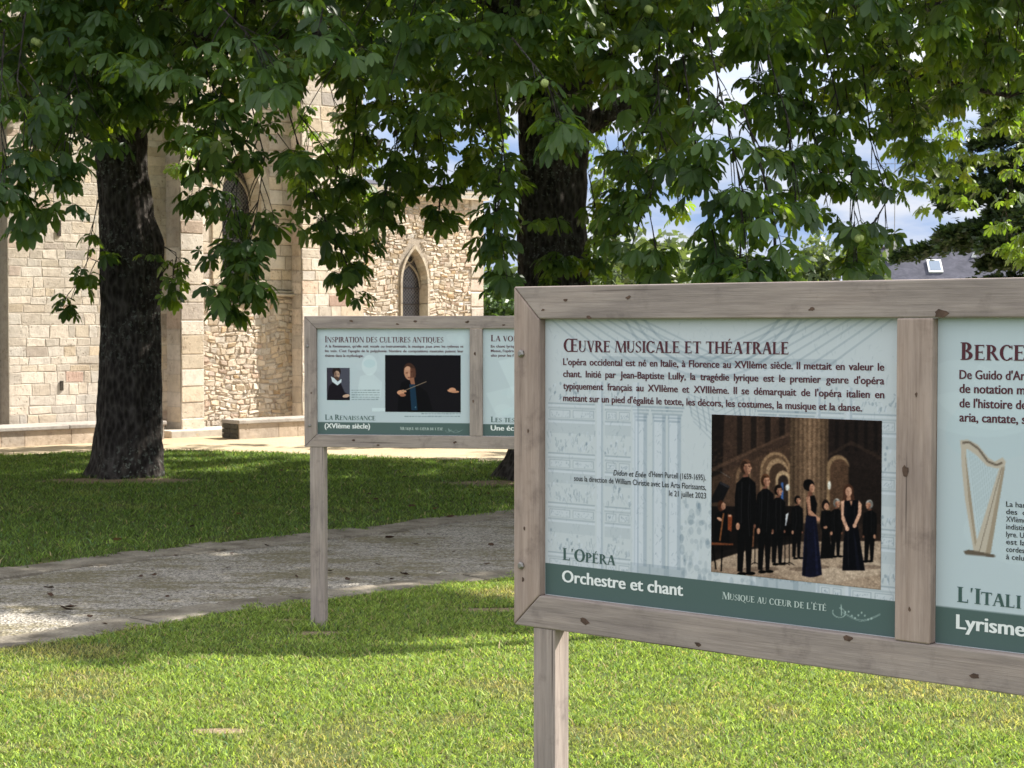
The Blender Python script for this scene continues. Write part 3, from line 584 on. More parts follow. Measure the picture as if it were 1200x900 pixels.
def portrait(W, H):
    p = Paint(W, H, 2); p.a[:] = np.array((78, 78, 90)) / 255
    p.tr = lambda q: ((q[0] - 184) / 117, (q[1] - 348) / 162); f, e = p.fill, p.ell
    f([(184, 348), (230, 348), (215, 510), (184, 510)], (60, 56, 66)); f([(195, 440), (215, 420), (255, 425), (275, 470), (300, 485), (300, 510), (184, 510)], (30, 26, 32))
    e(234, 368, 22, 24, (46, 36, 36)); e(236, 383, 14, 20, (186, 152, 130)); e(228, 384, 7, 18, (120, 94, 82), .8); f([(226, 378), (233, 378), (233, 381), (226, 381)], (60, 46, 44)); f([(239, 378), (246, 378), (246, 381), (239, 381)], (60, 46, 44)); e(234, 402, 14, 10, (86, 66, 56)); f([(206, 392), (222, 400), (240, 418), (258, 404), (258, 420), (238, 436), (212, 418)], (206, 216, 222)); e(282, 488, 18, 8, (200, 166, 142), 1, -.2)
    p.grain(.06, 3, 2); return p.result()

# ------------------------------------------------------------------ information boards
RAIL = .070
def make_board(label, X0, Y0, th, top, ow, oh, post_x, post_w, post_d, mats, screws, knots):
    rt = thing('information_board', label, 'information board', (X0, Y0, 0), th, 'information boards on the lawn')
    Lx = 3 * RAIL + 2 * ow; H = oh + 2 * RAIL; zb = top - H; D = .045; g = .0007
    MH, MS, MM, MP = mats
    def kn(mb, x, z, r, y=-.0006):
        n = 10; mb.add([(x + r * 1.1 * (1 + .25 * math.sin(i * 1.9 + x * 40)) * math.cos(2 * math.pi * i / n), y, z + r * .62 * (1 + .25 * math.cos(i * 2.3 + x * 70)) * math.sin(2 * math.pi * i / n + .4 * math.sin(x * 90))) for i in range(n)], [tuple(range(n))], 1)
    def knv(mb, x, z, r, y=-.0006):
        n = 10; mb.add([(x + r * .62 * (1 + .25 * math.sin(i * 1.9 + z * 40)) * math.cos(2 * math.pi * i / n), y, z + r * 1.1 * (1 + .25 * math.cos(i * 2.3 + z * 70)) * math.sin(2 * math.pi * i / n)) for i in range(n)], [tuple(range(n))], 1)
    m = MB(); m.prism_xz([(g, top), (RAIL, top - RAIL + g), (Lx - RAIL, top - RAIL + g), (Lx - g, top)][::-1][::1], 0, D)
    for x, r in knots[0]: kn(m, x[0], top - x[1], r)
    bevel(m.build('top_rail', [MH, M_KNOT], rt))
    m = MB(); m.prism_xz([(g, zb), (Lx - g, zb), (Lx - RAIL, zb + RAIL - g), (RAIL, zb + RAIL - g)], 0, D)
    for x, r in knots[1]: kn(m, x[0], zb + x[1], r)
    bevel(m.build('bottom_rail', [MH, M_KNOT], rt))
    for sd in (0, 1):
        fx = (lambda x: x) if sd == 0 else (lambda x: Lx - x)
        m = MB(); P = [(fx(0), zb + g), (fx(RAIL - g), zb + RAIL), (fx(RAIL - g), top - RAIL), (fx(0), top - g)]
        m.prism_xz(P if sd == 0 else P[::-1], 0, D)
        for x, r in knots[2]: knv(m, fx(x[0]), zb + x[1], r)
        st = bevel(m.build('stile', [MS, M_KNOT], rt))
        for sx, sz in screws:
            s = MB(); s.tube([(fx(sx), .002, zb + sz), (fx(sx), -.004, zb + sz), (fx(sx), -.0075, zb + sz)], [.0085, .0085, .005], 6); s.build('screw', M_ZINC, st)
    xm = RAIL + ow; m = MB(); m.box(xm, xm + RAIL, -.001, D, zb + RAIL, top - RAIL)
    for x, r in knots[3]: knv(m, xm + x[0], zb + x[1], r, -.0016)
    bevel(m.build('mullion', [MM, M_KNOT], rt))
    for px_ in (post_x, Lx - post_x - post_w):
        m = MB(); m.box(px_, px_ + post_w, .003, .003 + post_d, -.25, zb - g); bevel(m.build('post', MP, rt), .002)
    bays = []
    for b in (0, 1):
        x0 = RAIL + b * (ow + RAIL); m = MB(); m.box(x0 - .0004 * (b == 0) + .0004 * b, x0 + ow - .0004 + .0008 * b, .021, .028, zb + RAIL - .0005, top - RAIL + .0005)
        bays.append((m.build('poster', M_PANEL, rt), x0, x0 + ow, zb + RAIL, top - RAIL))
    a = Vector((math.cos(th), math.sin(th), 0)); nin = Vector((-math.sin(th), math.cos(th), 0)); o0 = Vector((X0, Y0, 0))
    def loc(px, py, y=.021):                      # measured point of the photo on the poster plane
        r = pxray(px, py); c = Vector((0, 0, CAMH)); k = ((o0 + nin * y) - c).dot(nin) / r.dot(nin); P = c + r * k
        return ((P - o0).dot(a), P.z)
    return rt, bays, loc

T1, T2, T3 = .0202, .0195, .0188                 # layers of print on the poster, front is smaller
near, nb, nloc = make_board('nearest wooden board, cut by the right edge, with a concert photo and a harp', .0035, 3.665, -math.radians(38.9), 1.764, .824, .588,
    .052, .0575, .05, (M_WH, M_WW, M_WW, M_WV), [(.022, .13), (.022, .585)],
    ([((.14, .030), .005), ((.30, .026), .006), ((.20, .066), .006), ((.72, .052), .006), ((.98, .062), .012), ((.08, .05), .004), ((1.4, .03), .008)],
     [((.19, .028), .011), ((.47, .012), .007), ((.80, .062), .009), ((1.05, .024), .008), ((1.5, .04), .008)],
     [((.026, .10), .005), ((.04, .42), .004), ((.03, .21), .004)], [((.020, .38), .010), ((.04, .52), .004), ((.03, .13), .004)]))
far_, fb, floc = make_board('smaller looking board in the middle distance with a conductor photo, half behind the nearest board', -1.152, 9.455, -math.radians(9), 1.735, .862, .586,
    .030, .080, .075, (M_WH, M_WV, M_WV, M_WV), [(.03, .12), (.02, .56)],
    ([((.27, .028), .010), ((.53, .045), .008), ((.63, .030), .010), ((.92, .033), .011), ((1.12, .05), .008)], [((.28, .04), .009), ((.42, .015), .008), ((.85, .035), .010), ((1.2, .03), .008)],
     [((.04, .3), .006)], [((.03, .52), .009), ((.02, .26), .008)]))

def lines(board_loc, mb, items, y):
    for it in items:
        kind, txt, p0, p1, cap = it[:5]; kw = it[5] if len(it) > 5 else {}
        x0, z0 = board_loc(*p0, y); x1, z1 = board_loc(*p1, y); z = (z0 + z1) / 2
        if kind == 'serif': serif_mesh(mb, txt, x0, x1, z, cap, y, **kw)
        else: sans_line(mb, txt, x0, x1, z, cap, y, **kw)
def uv_of(bay, x, z): return ((x - bay[1]) / (bay[2] - bay[1]), (bay[4] - z) / (bay[4] - bay[3]))

# --- near board, first poster
po = nb[0]
bt = uv_of(po, *nloc(640, 659.5))[1]
p = engraving(560, 400, bt); p.fill([(0, bt), (1, bt), (1, 1), (0, 1)], BAND)
ex0, ey0 = uv_of(po, *nloc(981, 712)); ex1, _ = uv_of(po, *nloc(1032, 718)); emblem(p, ex0, ey0, ex1 - ex0, .035)
g1 = print_sheet('background_print', p.result(), po[1] + .001, po[2] - .001, po[3] + .001, po[4] - .001, T1, po[0])
a0 = nloc(834.5, 485.5); a1 = nloc(1032.5, 691)
print_sheet('concert_photo', concert(330, 330), a0[0], a1[0], a1[1], a0[1], T2, po[0], M_PHOTO)
m = MB()
lines(nloc, m, [
    ('serif', '^ŒUVRE MUSICALE ET THÉATRALE', (660.5, 412.5), (924.5, 415), .0275, {'small': .86}),
    ('sans', "L'opéra occidental est né en Italie, à Florence au XVIIème siècle. Il mettait en valeur le", (660, 428), (1036, 434), .0205, {'justify': True}),
    ('sans', "chant. Initié par Jean-Baptiste Lully, la tragédie lyrique est le premier genre d'opéra", (660, 442), (1036, 450), .0205, {'justify': True}),
    ('sans', "typiquement français au XVIIème et XVIIIème. Il se démarquait de l'opéra italien en", (660, 456.5), (1036, 466), .0205, {'justify': True}),
    ('sans', "mettant sur un pied d'égalité le texte, les décors, les costumes, la musique et la danse.", (660, 470.5), (1010, 481.5), .0205, {})], T2)
m.build('heading_text', M_INK, po[0])
m = MB()
lines(nloc, m, [
    ('sans', "Didon et Enée", (718.6, 557), (757, 559.5), .0165, {'bold': .006, 'shear': .25}), ('sans', "d'Henri Purcell (1659-1695).", (760, 559), (827, 562.5), .0165, {'bold': .006}),
    ('sans', "sous la direction de William Christie avec Les Arts Florissants,", (672.7, 564), (827.3, 573.5), .0165, {'bold': .006}),
    ('sans', "le 21 juillet 2023", (784, 581.3), (827.3, 584), .0165, {'bold': .006})], T2)
m.build('caption_text', M_BLACK, po[0])
m = MB(); lines(nloc, m, [('serif', "^L'^OPÉRA", (659.6, 656.5), (720.6, 662), .0255, {'small': .8})], T2); m.build('subject_text', M_INKG, po[0])
m = MB(); lines(nloc, m, [('sans', 'Orchestre et chant', (659, 683), (800, 697), .0365, {'bold': .03})], T2); m.build('subtitle_text', M_WHITE, po[0])
m = MB(); lines(nloc, m, [('serif', "^MUSIQUE AU CŒUR DE L'ÉTÉ", (846.5, 702), (968.5, 716), .0142, {'small': .85})], T2); m.build('series_text', M_INKP, po[0])

# --- near board, second poster
po = nb[1]
bt = uv_of(po, *nloc(1098, 710))[1]
p = soft_sheet(420, 300, 5)
U = lambda x, y: uv_of(po, *nloc(x, y)); p.tr = lambda q: U(*q) if abs(q[0]) > 2 else q
HW, HS, HD = (190, 178, 162), (158, 143, 124), (100, 88, 76)
p.fill([(1126, 518), (1132, 517), (1133, 540), (1138, 580), (1146, 640), (1141, 645), (1131, 585), (1127, 545)], HW)
p.fill([(1131, 530), (1133, 540), (1138, 580), (1145, 640), (1143, 642), (1135, 585)], HS)
for k in range(13):
    f = k / 12; p.line([(1136 + 36 * f, 528 + 18 * f + 6 * math.sin(f * 3)), (1148 + 24 * f, 632 - 78 * f)], .5, (150, 165, 168), .8)
p.fill([(1125, 516), (1134, 515), (1146, 521), (1158, 536), (1166, 541), (1175, 536), (1179, 541), (1177, 548), (1168, 549), (1157, 546), (1144, 533), (1134, 526), (1126, 524)], HW)
p.line([(1128, 519), (1136, 518), (1147, 526), (1158, 541), (1168, 545), (1175, 542)], 2.6, HD, .9)
p.fill([(1172, 546), (1178, 547), (1159, 650), (1141, 646)], HW); p.fill([(1175, 547), (1178, 547), (1161, 650), (1155, 649)], HS); p.line([(1174, 548), (1148, 646)], .8, HD, .8)
p.fill([(1129, 646), (1136, 644), (1166, 650), (1167, 653), (1162, 653), (1146, 651), (1132, 650)], HD)
p.tr = lambda q: q
p.fill([(0, bt), (1, bt), (1, 1), (0, 1)], BAND)
print_sheet('background_print', p.result(), po[1] + .001, po[2] - .001, po[3] + .001, po[4] - .001, T1, po[0])
m = MB()
lines(nloc, m, [('serif', '^BERCE', (1126, 421.5), (1201, 423), .0315, {'small': .86}),
    ('sans', "De Guido d'Ar", (1124.5, 443.5), (1201, 446), .0232, {}), ('sans', 'de notation m', (1124.5, 460.5), (1201, 462), .0232, {}),
    ('sans', "de l'histoire de", (1124.5, 477), (1203, 480), .0232, {}), ('sans', 'aria, cantate, s', (1124.5, 493.5), (1202, 497), .0232, {})], T2)
m.build('heading_text', M_INK, po[0])
m = MB()
for k, s in enumerate(['La har', 'des  c', 'XVIème', 'indistin', 'lyre. U', 'est la', 'cordes,', 'à celui']):
    y0 = 593.5 + 8.85 * k; lines(nloc, m, [('sans', s, (1179, y0), (1202 if k != 4 else 1200, y0 + 1.5), .0135, {'bold': .006})], T2)
m.build('caption_text', M_BLACK, po[0])
m = MB(); lines(nloc, m, [('serif', "^L'^ITALI", (1122, 706.5), (1196, 712), .0275, {'small': .82})], T2); m.build('subject_text', M_INKG, po[0])
m = MB(); lines(nloc, m, [('sans', 'Lyrisme', (1121, 737), (1201, 745.5), .0375, {'bold': .03})], T2); m.build('subtitle_text', M_WHITE, po[0])

# --- far board
po = fb[0]; bt = uv_of(po, *floc(460, 495.2))[1]
p = soft_sheet(330, 226, 9)
p.tr = lambda q: uv_of(po, *floc(*q)) if abs(q[0]) > 2 else q
W2 = (214, 228, 230)
p.ell(433, 428, 9, 12, W2, .5); p.fill([(422, 441), (436, 437), (448, 448), (446, 466), (418, 466)], W2, .35); p.ell(433, 426, 7, 5, (176, 202, 208), .5)
r = random.Random(4)
for k in range(5):
    x = 412
    while x < 444: q = r.uniform(1.5, 5); p.line([(x, 457.3 + 2.7 * k), (min(x + q, 445), 457.3 + 2.7 * k)], .9, (104, 120, 124), .75); x += q + .8
for y, x0 in ((484.7, 494), (487.9, 474)):
    x = x0
    while x < 539: q = r.uniform(1.5, 5); p.line([(x, y), (min(x + q, 540), y)], .95, (104, 120, 124), .7); x += q + .8
p.fill([(436, 478), (452, 478), (452, 482), (436, 482)], W2, .7)
ex = [uv_of(po, *floc(524, 503)), uv_of(po, *floc(542, 503))]
p.tr = lambda q: q
p.fill([(0, bt), (1, bt), (1, 1), (0, 1)], BAND); emblem(p, ex[0][0], ex[0][1], ex[1][0] - ex[0][0], .03)
print_sheet('background_print', p.result(), po[1] + .001, po[2] - .001, po[3] + .001, po[4] - .001, T1, po[0])
a0 = floc(451.3, 416); a1 = floc(540, 483.3); print_sheet('conductor_photo', conductor(230, 172), a0[0], a1[0], a1[1], a0[1], T2, po[0], M_PHOTO)
a0 = floc(383, 431); a1 = floc(410, 469); print_sheet('portrait_photo', portrait(90, 124), a0[0], a1[0], a1[1], a0[1], T2, po[0], M_PHOTO)
m = MB()
lines(floc, m, [('serif', '^INSPIRATION DES CULTURES ANTIQUES', (380.8, 401.3), (519.7, 401.3), .0345, {'small': .86}),
    ('sans', "A la Renaissance, qu'elle soit vocale ou instrumentale, la musique joue avec les rythmes et", (381, 407.3), (543, 407.3), .0205, {'justify': True}),
    ('sans', "les voix. C'est l'apogée de la polyphonie. Nombre de compositions musicales puisent leur", (381, 412.8), (543, 412.8), .0205, {'justify': True}),
    ('sans', 'thème dans la mythologie.', (381, 418.3), (426, 418.3), .0205, {})], T2)
m.build('heading_text', M_INK, po[0])
m = MB(); lines(floc, m, [('serif', '^LA ^RENAISSANCE', (381, 492.3), (440, 492.3), .030, {'small': .8})], T2); m.build('subject_text', M_INKG, po[0])
m = MB(); lines(floc, m, [('sans', '(XVIème siècle)', (380.5, 502), (433.5, 502), .040, {'bold': .03})], T2); m.build('subtitle_text', M_WHITE, po[0])
m = MB(); lines(floc, m, [('serif', "^MUSIQUE AU CŒUR DE L'ÉTÉ", (469, 504), (519, 504), .0165, {'small': .85})], T2); m.build('series_text', M_INKP, po[0])
po = fb[1]; bt = uv_of(po, *floc(580, 497.0))[1]
p = soft_sheet(260, 178, 12); p.fill([(.10, .30), (.22, .26), (.36, .5), (.2, .62)], W2, .35); p.fill([(.02, .6), (.3, .5), (.5, .8), (.1, .85)], W2, .25)
p.fill([(0, bt), (1, bt), (1, 1), (0, 1)], BAND)
print_sheet('background_print', p.result(), po[1] + .001, po[2] - .001, po[3] + .001, po[4] - .001, T1, po[0])
m = MB()
lines(floc, m, [('serif', '^LA VOI', (575.3, 400), (604, 400), .0345, {'small': .86}), ('sans', 'En chant lyriq', (575.3, 407.3), (602, 407.3), .0205, {}),
    ('sans', "Messe, l'opéra", (575.3, 412.6), (602, 412.6), .0205, {}), ('sans', 'alto pour les f', (575.3, 418), (602, 418), .0205, {})], T2)
m.build('heading_text', M_INK, po[0])
m = MB(); lines(floc, m, [('serif', '^LES TES', (575.3, 494.8), (603, 494.8), .030, {'small': .8})], T2); m.build('subject_text', M_INKG, po[0])
m = MB(); lines(floc, m, [('sans', 'Une éc', (575.3, 504.5), (602, 504.5), .040, {'bold': .03})], T2); m.build('subtitle_text', M_WHITE, po[0])
#@@PART2
# ------------------------------------------------------------------ church
def stone_mat(name, bumpscale, strength):
    t = NT(name); at = t.attr(); v = t.coord()
    a = t.noise(v, bumpscale, 9, .75); b = t.noise(t.coord((1.3, 1.3, .45)), .9, 6, .65); pit = t.noise(v, bumpscale * 3.2, 4, .6); pat = t.noise(v, 2.2, 4)
    c = t.mix(at.outputs[0], t.ramp(a, [(.25, (.62, .59, .57)), (.5, (.95, .945, .94)), (.7, (1.06, 1.05, 1.04))]), 1.0, 'MULTIPLY')
    c = t.mix(c, t.ramp(b, [(.32, (.74, .73, .73)), (.52, (.97, .965, .96)), (.7, (1.05, 1.04, 1.03))]), 1.0, 'MULTIPLY')
    pm = t.math('MULTIPLY', t.ramp(pit, [(.30, (1, 1, 1)), (.42, (0, 0, 0))]), t.ramp(pat, [(.42, (0, 0, 0)), (.58, (1, 1, 1))]))
    c = t.mix(c, t.mix(c, (.52, .47, .43), 1.0, 'MULTIPLY'), pm)
    lch = t.math('MULTIPLY', t.ramp(t.noise(v, 5.5, 6, .7), [(.60, (0, 0, 0)), (.70, (.55, .55, .55))]), t.ramp(t.noise(v, .6, 3), [(.50, (0, 0, 0)), (.62, (1, 1, 1))])); c = t.mix(c, (.46, .34, .16), lch)
    t.base(c, .92, .1); t.bump(t.math('ADD', a, t.math('MULTIPLY', pm, -.6)), strength, .025); return t.m
M_STONE = stone_mat('church_stone', 8, .6)
M_TRIM = stone_mat('dressed_stone', 12, .3)
t = NT('slate'); v = t.coord(); br = t.n('ShaderNodeTexBrick'); br.inputs['Scale'].default_value = 3.0
br.inputs['Color1'].default_value = (.060, .062, .082, 1); br.inputs['Color2'].default_value = (.082, .084, .108, 1); br.inputs['Mortar'].default_value = (.07, .07, .09, 1); br.inputs['Mortar Size'].default_value = .012
t.l(v, br.inputs['Vector']); c = t.mix(br.outputs[0], t.ramp(t.noise(v, 1.5, 6), [(.3, (.75, .75, .75)), (.7, (1.15, 1.12, 1.1))]), 1.0, 'MULTIPLY'); M_SLATE = t.base(c, .8, .12)
t = NT('leaded_glass'); v = t.coord((1, 1, 1), (0, .785, 0)); sep = t.n('ShaderNodeTexBrick'); sep.inputs['Scale'].default_value = 11; sep.offset = 0
sep.inputs['Color1'].default_value = (.014, .014, .020, 1); sep.inputs['Color2'].default_value = (.05, .045, .06, 1); sep.inputs['Mortar'].default_value = (.11, .105, .11, 1); sep.inputs['Mortar Size'].default_value = .06
sep.inputs['Brick Width'].default_value = .5; sep.inputs['Row Height'].default_value = .5
sw = t.n('ShaderNodeSeparateXYZ'); cb = t.n('ShaderNodeCombineXYZ'); t.l(v, sw.inputs[0]); t.l(sw.outputs[0], cb.inputs[0]); t.l(sw.outputs[2], cb.inputs[1]); t.l(cb.outputs[0], sep.inputs['Vector'])
M_LEAD = t.base(sep.outputs[0], .25, .5)

U_ = Vector((.74, .67, 0)).normalized(); Nn = Vector((U_.y, -U_.x, 0))
OW = Vector((-5.30, 26.35, 0)); THW = math.atan2(U_.y, U_.x)
def s_at(px, d):
    k = (px - 600) / F
    return (k * (OW.y + Nn.y * d) - OW.x - Nn.x * d) / (U_.x - U_.y * k)
ASH = [((.645, .57, .485), 7), ((.675, .61, .535), 6), ((.63, .54, .43), 3), ((.59, .48, .40), .7), ((.53, .38, .31), .3), ((.51, .455, .41), .7)]
RUB = [((.60, .52, .43), 6), ((.57, .475, .365), 3), ((.55, .42, .28), .8), ((.62, .55, .47), 6), ((.49, .40, .33), .7), ((.56, .44, .36), .8), ((.53, .485, .43), 1.5)]
MORT = (.57, .51, .445, 1); MORTR = (.44, .385, .325, 1)
def pick(pal, rnd):
    tot = sum(w for c, w in pal); q = rnd.random() * tot
    for c, w_ in pal:
        q -= w_
        if q <= 0: break
    k = rnd.uniform(.82, 1.12); j = rnd.uniform(-.015, .015); return (c[0] * k + j, c[1] * k, c[2] * k - j, 1)
def blocks(mb, x0, x1, z0, z1, yf, ch, ln, gap, rel, jit, pal, rnd, hole=None, warp=0, edge_l=False, edge_r=False):
    # courses of separate stones; yf is the mortar plane (local y points into the building)
    z = z0
    while z < z1 - .02:
        h = min(rnd.uniform(*ch), z1 - z)
        if z1 - z - h < ch[0] * .6: h = z1 - z
        spans = [(x0, x1)]
        if hole:
            hs = [q for q in (hole(z), hole(z + h), hole(z + h / 2)) if q]
            if hs:
                a = min(q[0] for q in hs); b = max(q[1] for q in hs); spans = [(x0, a), (b, x1)]
        for (xa, xb) in spans:
            x = xa
            while x < xb - .01:
                l = min(rnd.uniform(*ln), xb - x)
                if xb - x - l < ln[0] * .7: l = xb - x
                subs = [(z, z + h)]
                if rnd.random() < .12 and h > ch[0] * 1.3 and warp: subs = [(z, z + h * .5), (z + h * .5, z + h)]
                for (za, zb_) in subs:
                    P = [(x + gap, za + gap), (x + l - gap, za + gap), (x + l - gap, zb_ - gap), (x + gap, zb_ - gap)]
                    P = [(px + rnd.uniform(-jit, jit), pz + rnd.uniform(-jit, jit)) for px, pz in P]
                    if warp:
                        Q = []
                        for px, pz in P:
                            e = max(0, min(1, (px - x0) / .25, (x1 - px) / .25, (pz - z0) / .25, (z1 - pz) / .25))
                            if hole and spans != [(x0, x1)]: e *= max(0, min(1, abs(px - (spans[0][1])) / .25, abs(px - spans[1][0]) / .25))
                            Q.append((px + e * warp * .6 * math.sin(px * 3.1 + pz * 5.7), pz + e * warp * (math.sin(px * 2.3 + pz * 1.1) + .5 * math.sin(px * 7.3 + pz * 3))))
                        P = Q
                    P = [(min(max(px, x0 + .002), x1 - .002), pz) for px, pz in P]
                    c = pick(pal, rnd); r_ = rnd.uniform(*rel); cx = sum(p[0] for p in P) / 4; cz = sum(p[1] for p in P) / 4
                    ins = min(.006 + rel[1] * .4, .25 * min(l, h)); k = 1 - 2 * ins / max(l, .05); k2 = 1 - 2 * ins / max(h, .05)
                    ti = [rnd.uniform(-.004, .004) * (1 + 3 * bool(warp)) for _ in P]
                    mb.add([(px, yf + .004, pz) for px, pz in P] + [(cx + (px - cx) * k, yf - max(.003, r_ + q), cz + (pz - cz) * k2) for (px, pz), q in zip(P, ti)],
                           [(0, 1, 5, 4), (1, 2, 6, 5), (2, 3, 7, 6), (3, 0, 4, 7), (4, 5, 6, 7)], 0, c)
                x += l
        z += h
def arch_pts(xc, wd, zs, za, n=9):
    # pointed arch from the left spring over the apex to the right spring
    hw = wd / 2; rise = za - zs; R = (hw * hw + rise * rise) / (2 * hw); L_ = []
    a0 = math.asin(min(1, rise / R))
    for i in range(n + 1):
        a = a0 * i / n; L_.append((xc + hw - R + 0 * a - 0 + 0, 0))
    L_ = [(xc - hw + R - R * math.cos(a0 * i / n), zs + R * math.sin(a0 * i / n)) for i in range(n + 1)]
    return L_ + [(2 * xc - x, z) for x, z in L_[-2::-1]]
def facade(mb, x0, x1, z0, z1, y, opening, col):
    # flat mortar plane with one arched opening
    if not opening: mb.add([(x0, y, z0), (x1, y, z0), (x1, y, z1), (x0, y, z1)], [(0, 1, 2, 3)], 0, col); return
    xc, wd, zb, zs, za = opening; A = arch_pts(xc, wd, zs, za); xl, xr = xc - wd / 2, xc + wd / 2; n = len(A)
    mb.add([(x0, y, z0), (xl, y, z0), (xl, y, zs), (xl, y, z1), (x0, y, z1)], [(0, 1, 2, 3, 4)], 0, col)
    mb.add([(xr, y, z0), (x1, y, z0), (x1, y, z1), (xr, y, z1), (xr, y, zs)], [(0, 1, 2, 3, 4)], 0, col)
    mb.add([(xl, y, z0), (xr, y, z0), (xr, y, zb), (xl, y, zb)], [(0, 1, 2, 3)], 0, col)
    for a, b in zip(A, A[1:]):
        mb.add([(a[0], y, a[1]), (b[0], y, b[1]), (b[0], y, z1), (a[0], y, z1)], [(0, 1, 2, 3)], 0, col)
def window(church, xc, wd, zb, zs, za, y, depth, splay, ring, rnd, seedcol=(.56, .49, .38)):
    # surround ring, splayed reveal, glass with a tracery bar
    A = arch_pts(xc, wd, zs, za); full = [(xc - wd / 2, zb)] + A + [(xc + wd / 2, zb)]
    B = arch_pts(xc, wd + 2 * ring, zs, za + ring * 1.5); out = [(xc - wd / 2 - ring, zb)] + B + [(xc + wd / 2 + ring, zb)]
    w2 = wd - 2 * splay; Cc = arch_pts(xc, w2, zs - .02, za - splay * 1.6); inn = [(xc - w2 / 2, zb + .04)] + Cc + [(xc + w2 / 2, zb + .04)]
    m = MB(); n = len(full)
    yo = y - .035
    for i in range(n - 1):
        c = pick([(seedcol, 1), ((.60, .54, .44), 1)], rnd)
        a, b, p, q, e, f = full[i], full[i + 1], out[i], out[i + 1], inn[i], inn[i + 1]
        segs = [(0, 1)]
        L1 = math.hypot(a[0] - b[0], a[1] - b[1])
        if L1 > .5: k = int(L1 / .3); segs = [(j / k, (j + 1) / k) for j in range(k)]
        lp = lambda u, v, t_: (u[0] + (v[0] - u[0]) * t_, u[1] + (v[1] - u[1]) * t_)
        for s0, s1 in segs:
            c = pick([(seedcol, 1), ((.60, .54, .44), 1)], rnd)
            g = .006 if len(segs) > 1 else .002
            dd = (s1 - s0); s0 += dd * .015; s1 -= dd * .015
            a_, b_, p_, q_, e_, f_ = lp(a, b, s0), lp(a, b, s1), lp(p, q, s0), lp(p, q, s1), lp(e, f, s0), lp(e, f, s1)
            m.add([(p_[0], y + .01, p_[1]), (q_[0], y + .01, q_[1]), (q_[0], yo, q_[1]), (p_[0], yo, p_[1]), (a_[0], yo, a_[1]), (b_[0], yo, b_[1]), (e_[0], y + depth, e_[1]), (f_[0], y + depth, f_[1])],
                  [(0, 3, 2, 1), (3, 4, 5, 2), (4, 6, 7, 5)], 0, c)
    m.add([(xc - wd / 2 - ring, y + .01, zb - .08), (xc + wd / 2 + ring, y + .01, zb - .08), (xc + wd / 2 + ring, y - .06, zb - .08), (xc - wd / 2 - ring, y - .06, zb - .08),
           (xc - wd / 2 - ring, y + depth, zb + .045), (xc + wd / 2 + ring, y + depth, zb + .045), (xc + wd / 2 + ring, y - .06, zb - .01), (xc - wd / 2 - ring, y - .06, zb - .01)],
          [(0, 1, 2, 3), (2, 6, 7, 3), (7, 6, 5, 4), (0, 3, 7, 4), (1, 5, 6, 2)], 0, (.57, .51, .42, 1))
    fr = m.build('window', M_TRIM, church, color=True)
    g = MB(); g.add([(x, y + depth - .005, z) for x, z in inn], [tuple(range(len(inn)))[::-1]]); g.build('pane', M_LEAD, fr)
    tr = MB(); yb = y + depth - .03                       # trefoil head and bars
    c = (.33, .29, .24, 1); zt = zs + .02
    Lh = arch_pts(xc, w2 * .98, zt - .10, zt + w2 * .62)
    k = len(inn) // 2
    tr.tube([(x, yb, z) for x, z in Lh], [.022] * len(Lh), 5, 0, c)
    tr.tube([(xc + w2 * .19 * math.cos(a), yb, zt + w2 * .86 + w2 * .19 * math.sin(a)) for a in np.linspace(0, 6.2832, 13)], [.018] * 13, 5, 0, c)
    tr.build('tracery', M_TRIM, fr, color=True)
    zz = zb + .2
    while zz < zs: b_ = MB(); b_.tube([(xc - w2 / 2, yb, zz), (xc + w2 / 2, yb, zz)], [.008] * 2, 5, 0, (.08, .07, .07, 1)); b_.build('glazing_bar', M_TRIM, fr, color=True); zz += .28

ch = thing('church', 'old stone church of pale ashlar and rubble with buttresses and a pointed lancet window', 'church', OW, THW)
rnd = random.Random(21)
sA0 = s_at(10, 0); sB0, sB1 = s_at(212, .40), s_at(239, .40); sP0, sP1 = s_at(354, .22), s_at(426, .22); sE = s_at(567, .03)
HT = 8.6
# main ashlar wall
m = MB(); facade(m, sA0, sB0 + .02, 0, HT, 0, None, MORT)
slit = lambda x, wz: (lambda z: (x, x + .06) if wz[0] < z < wz[1] else None)
blocks(m, sA0, sB0 + .02, 0, HT, 0, (.10, .20), (.11, .40), .002, (.001, .005), .012, ASH, rnd)
m.box(sA0 - .001, sA0 + .01, -.005, .5, 0, HT, 0, (.45, .40, .33, 1)); m.build('wall', M_STONE, ch, color=True)
for px, py, wv, hv in ((68, 268, .055, .22), (70, 452, .045, .14)):
    sx = s_at(px, 0); zz = CAMH + (382 - py) * (OW.y + U_.y * sx) / F; m = MB(); m.box(sx, sx + wv, -.024, .01, zz - hv / 2, zz + hv / 2, 0, (.07, .06, .05, 1)); m.build('painted_putlog_hole', M_STONE, ch, color=True)  # dark raised box, its colour stands for the shade inside a hole
# recess left of it
m = MB(); facade(m, sA0 - 12, sA0, 0, HT, .28, None, MORT); blocks(m, sA0 - 12, sA0, 0, HT, .28, (.14, .22), (.2, .5), .005, (.005, .014), .005, ASH, rnd); m.build('wall', M_STONE, ch, color=True)
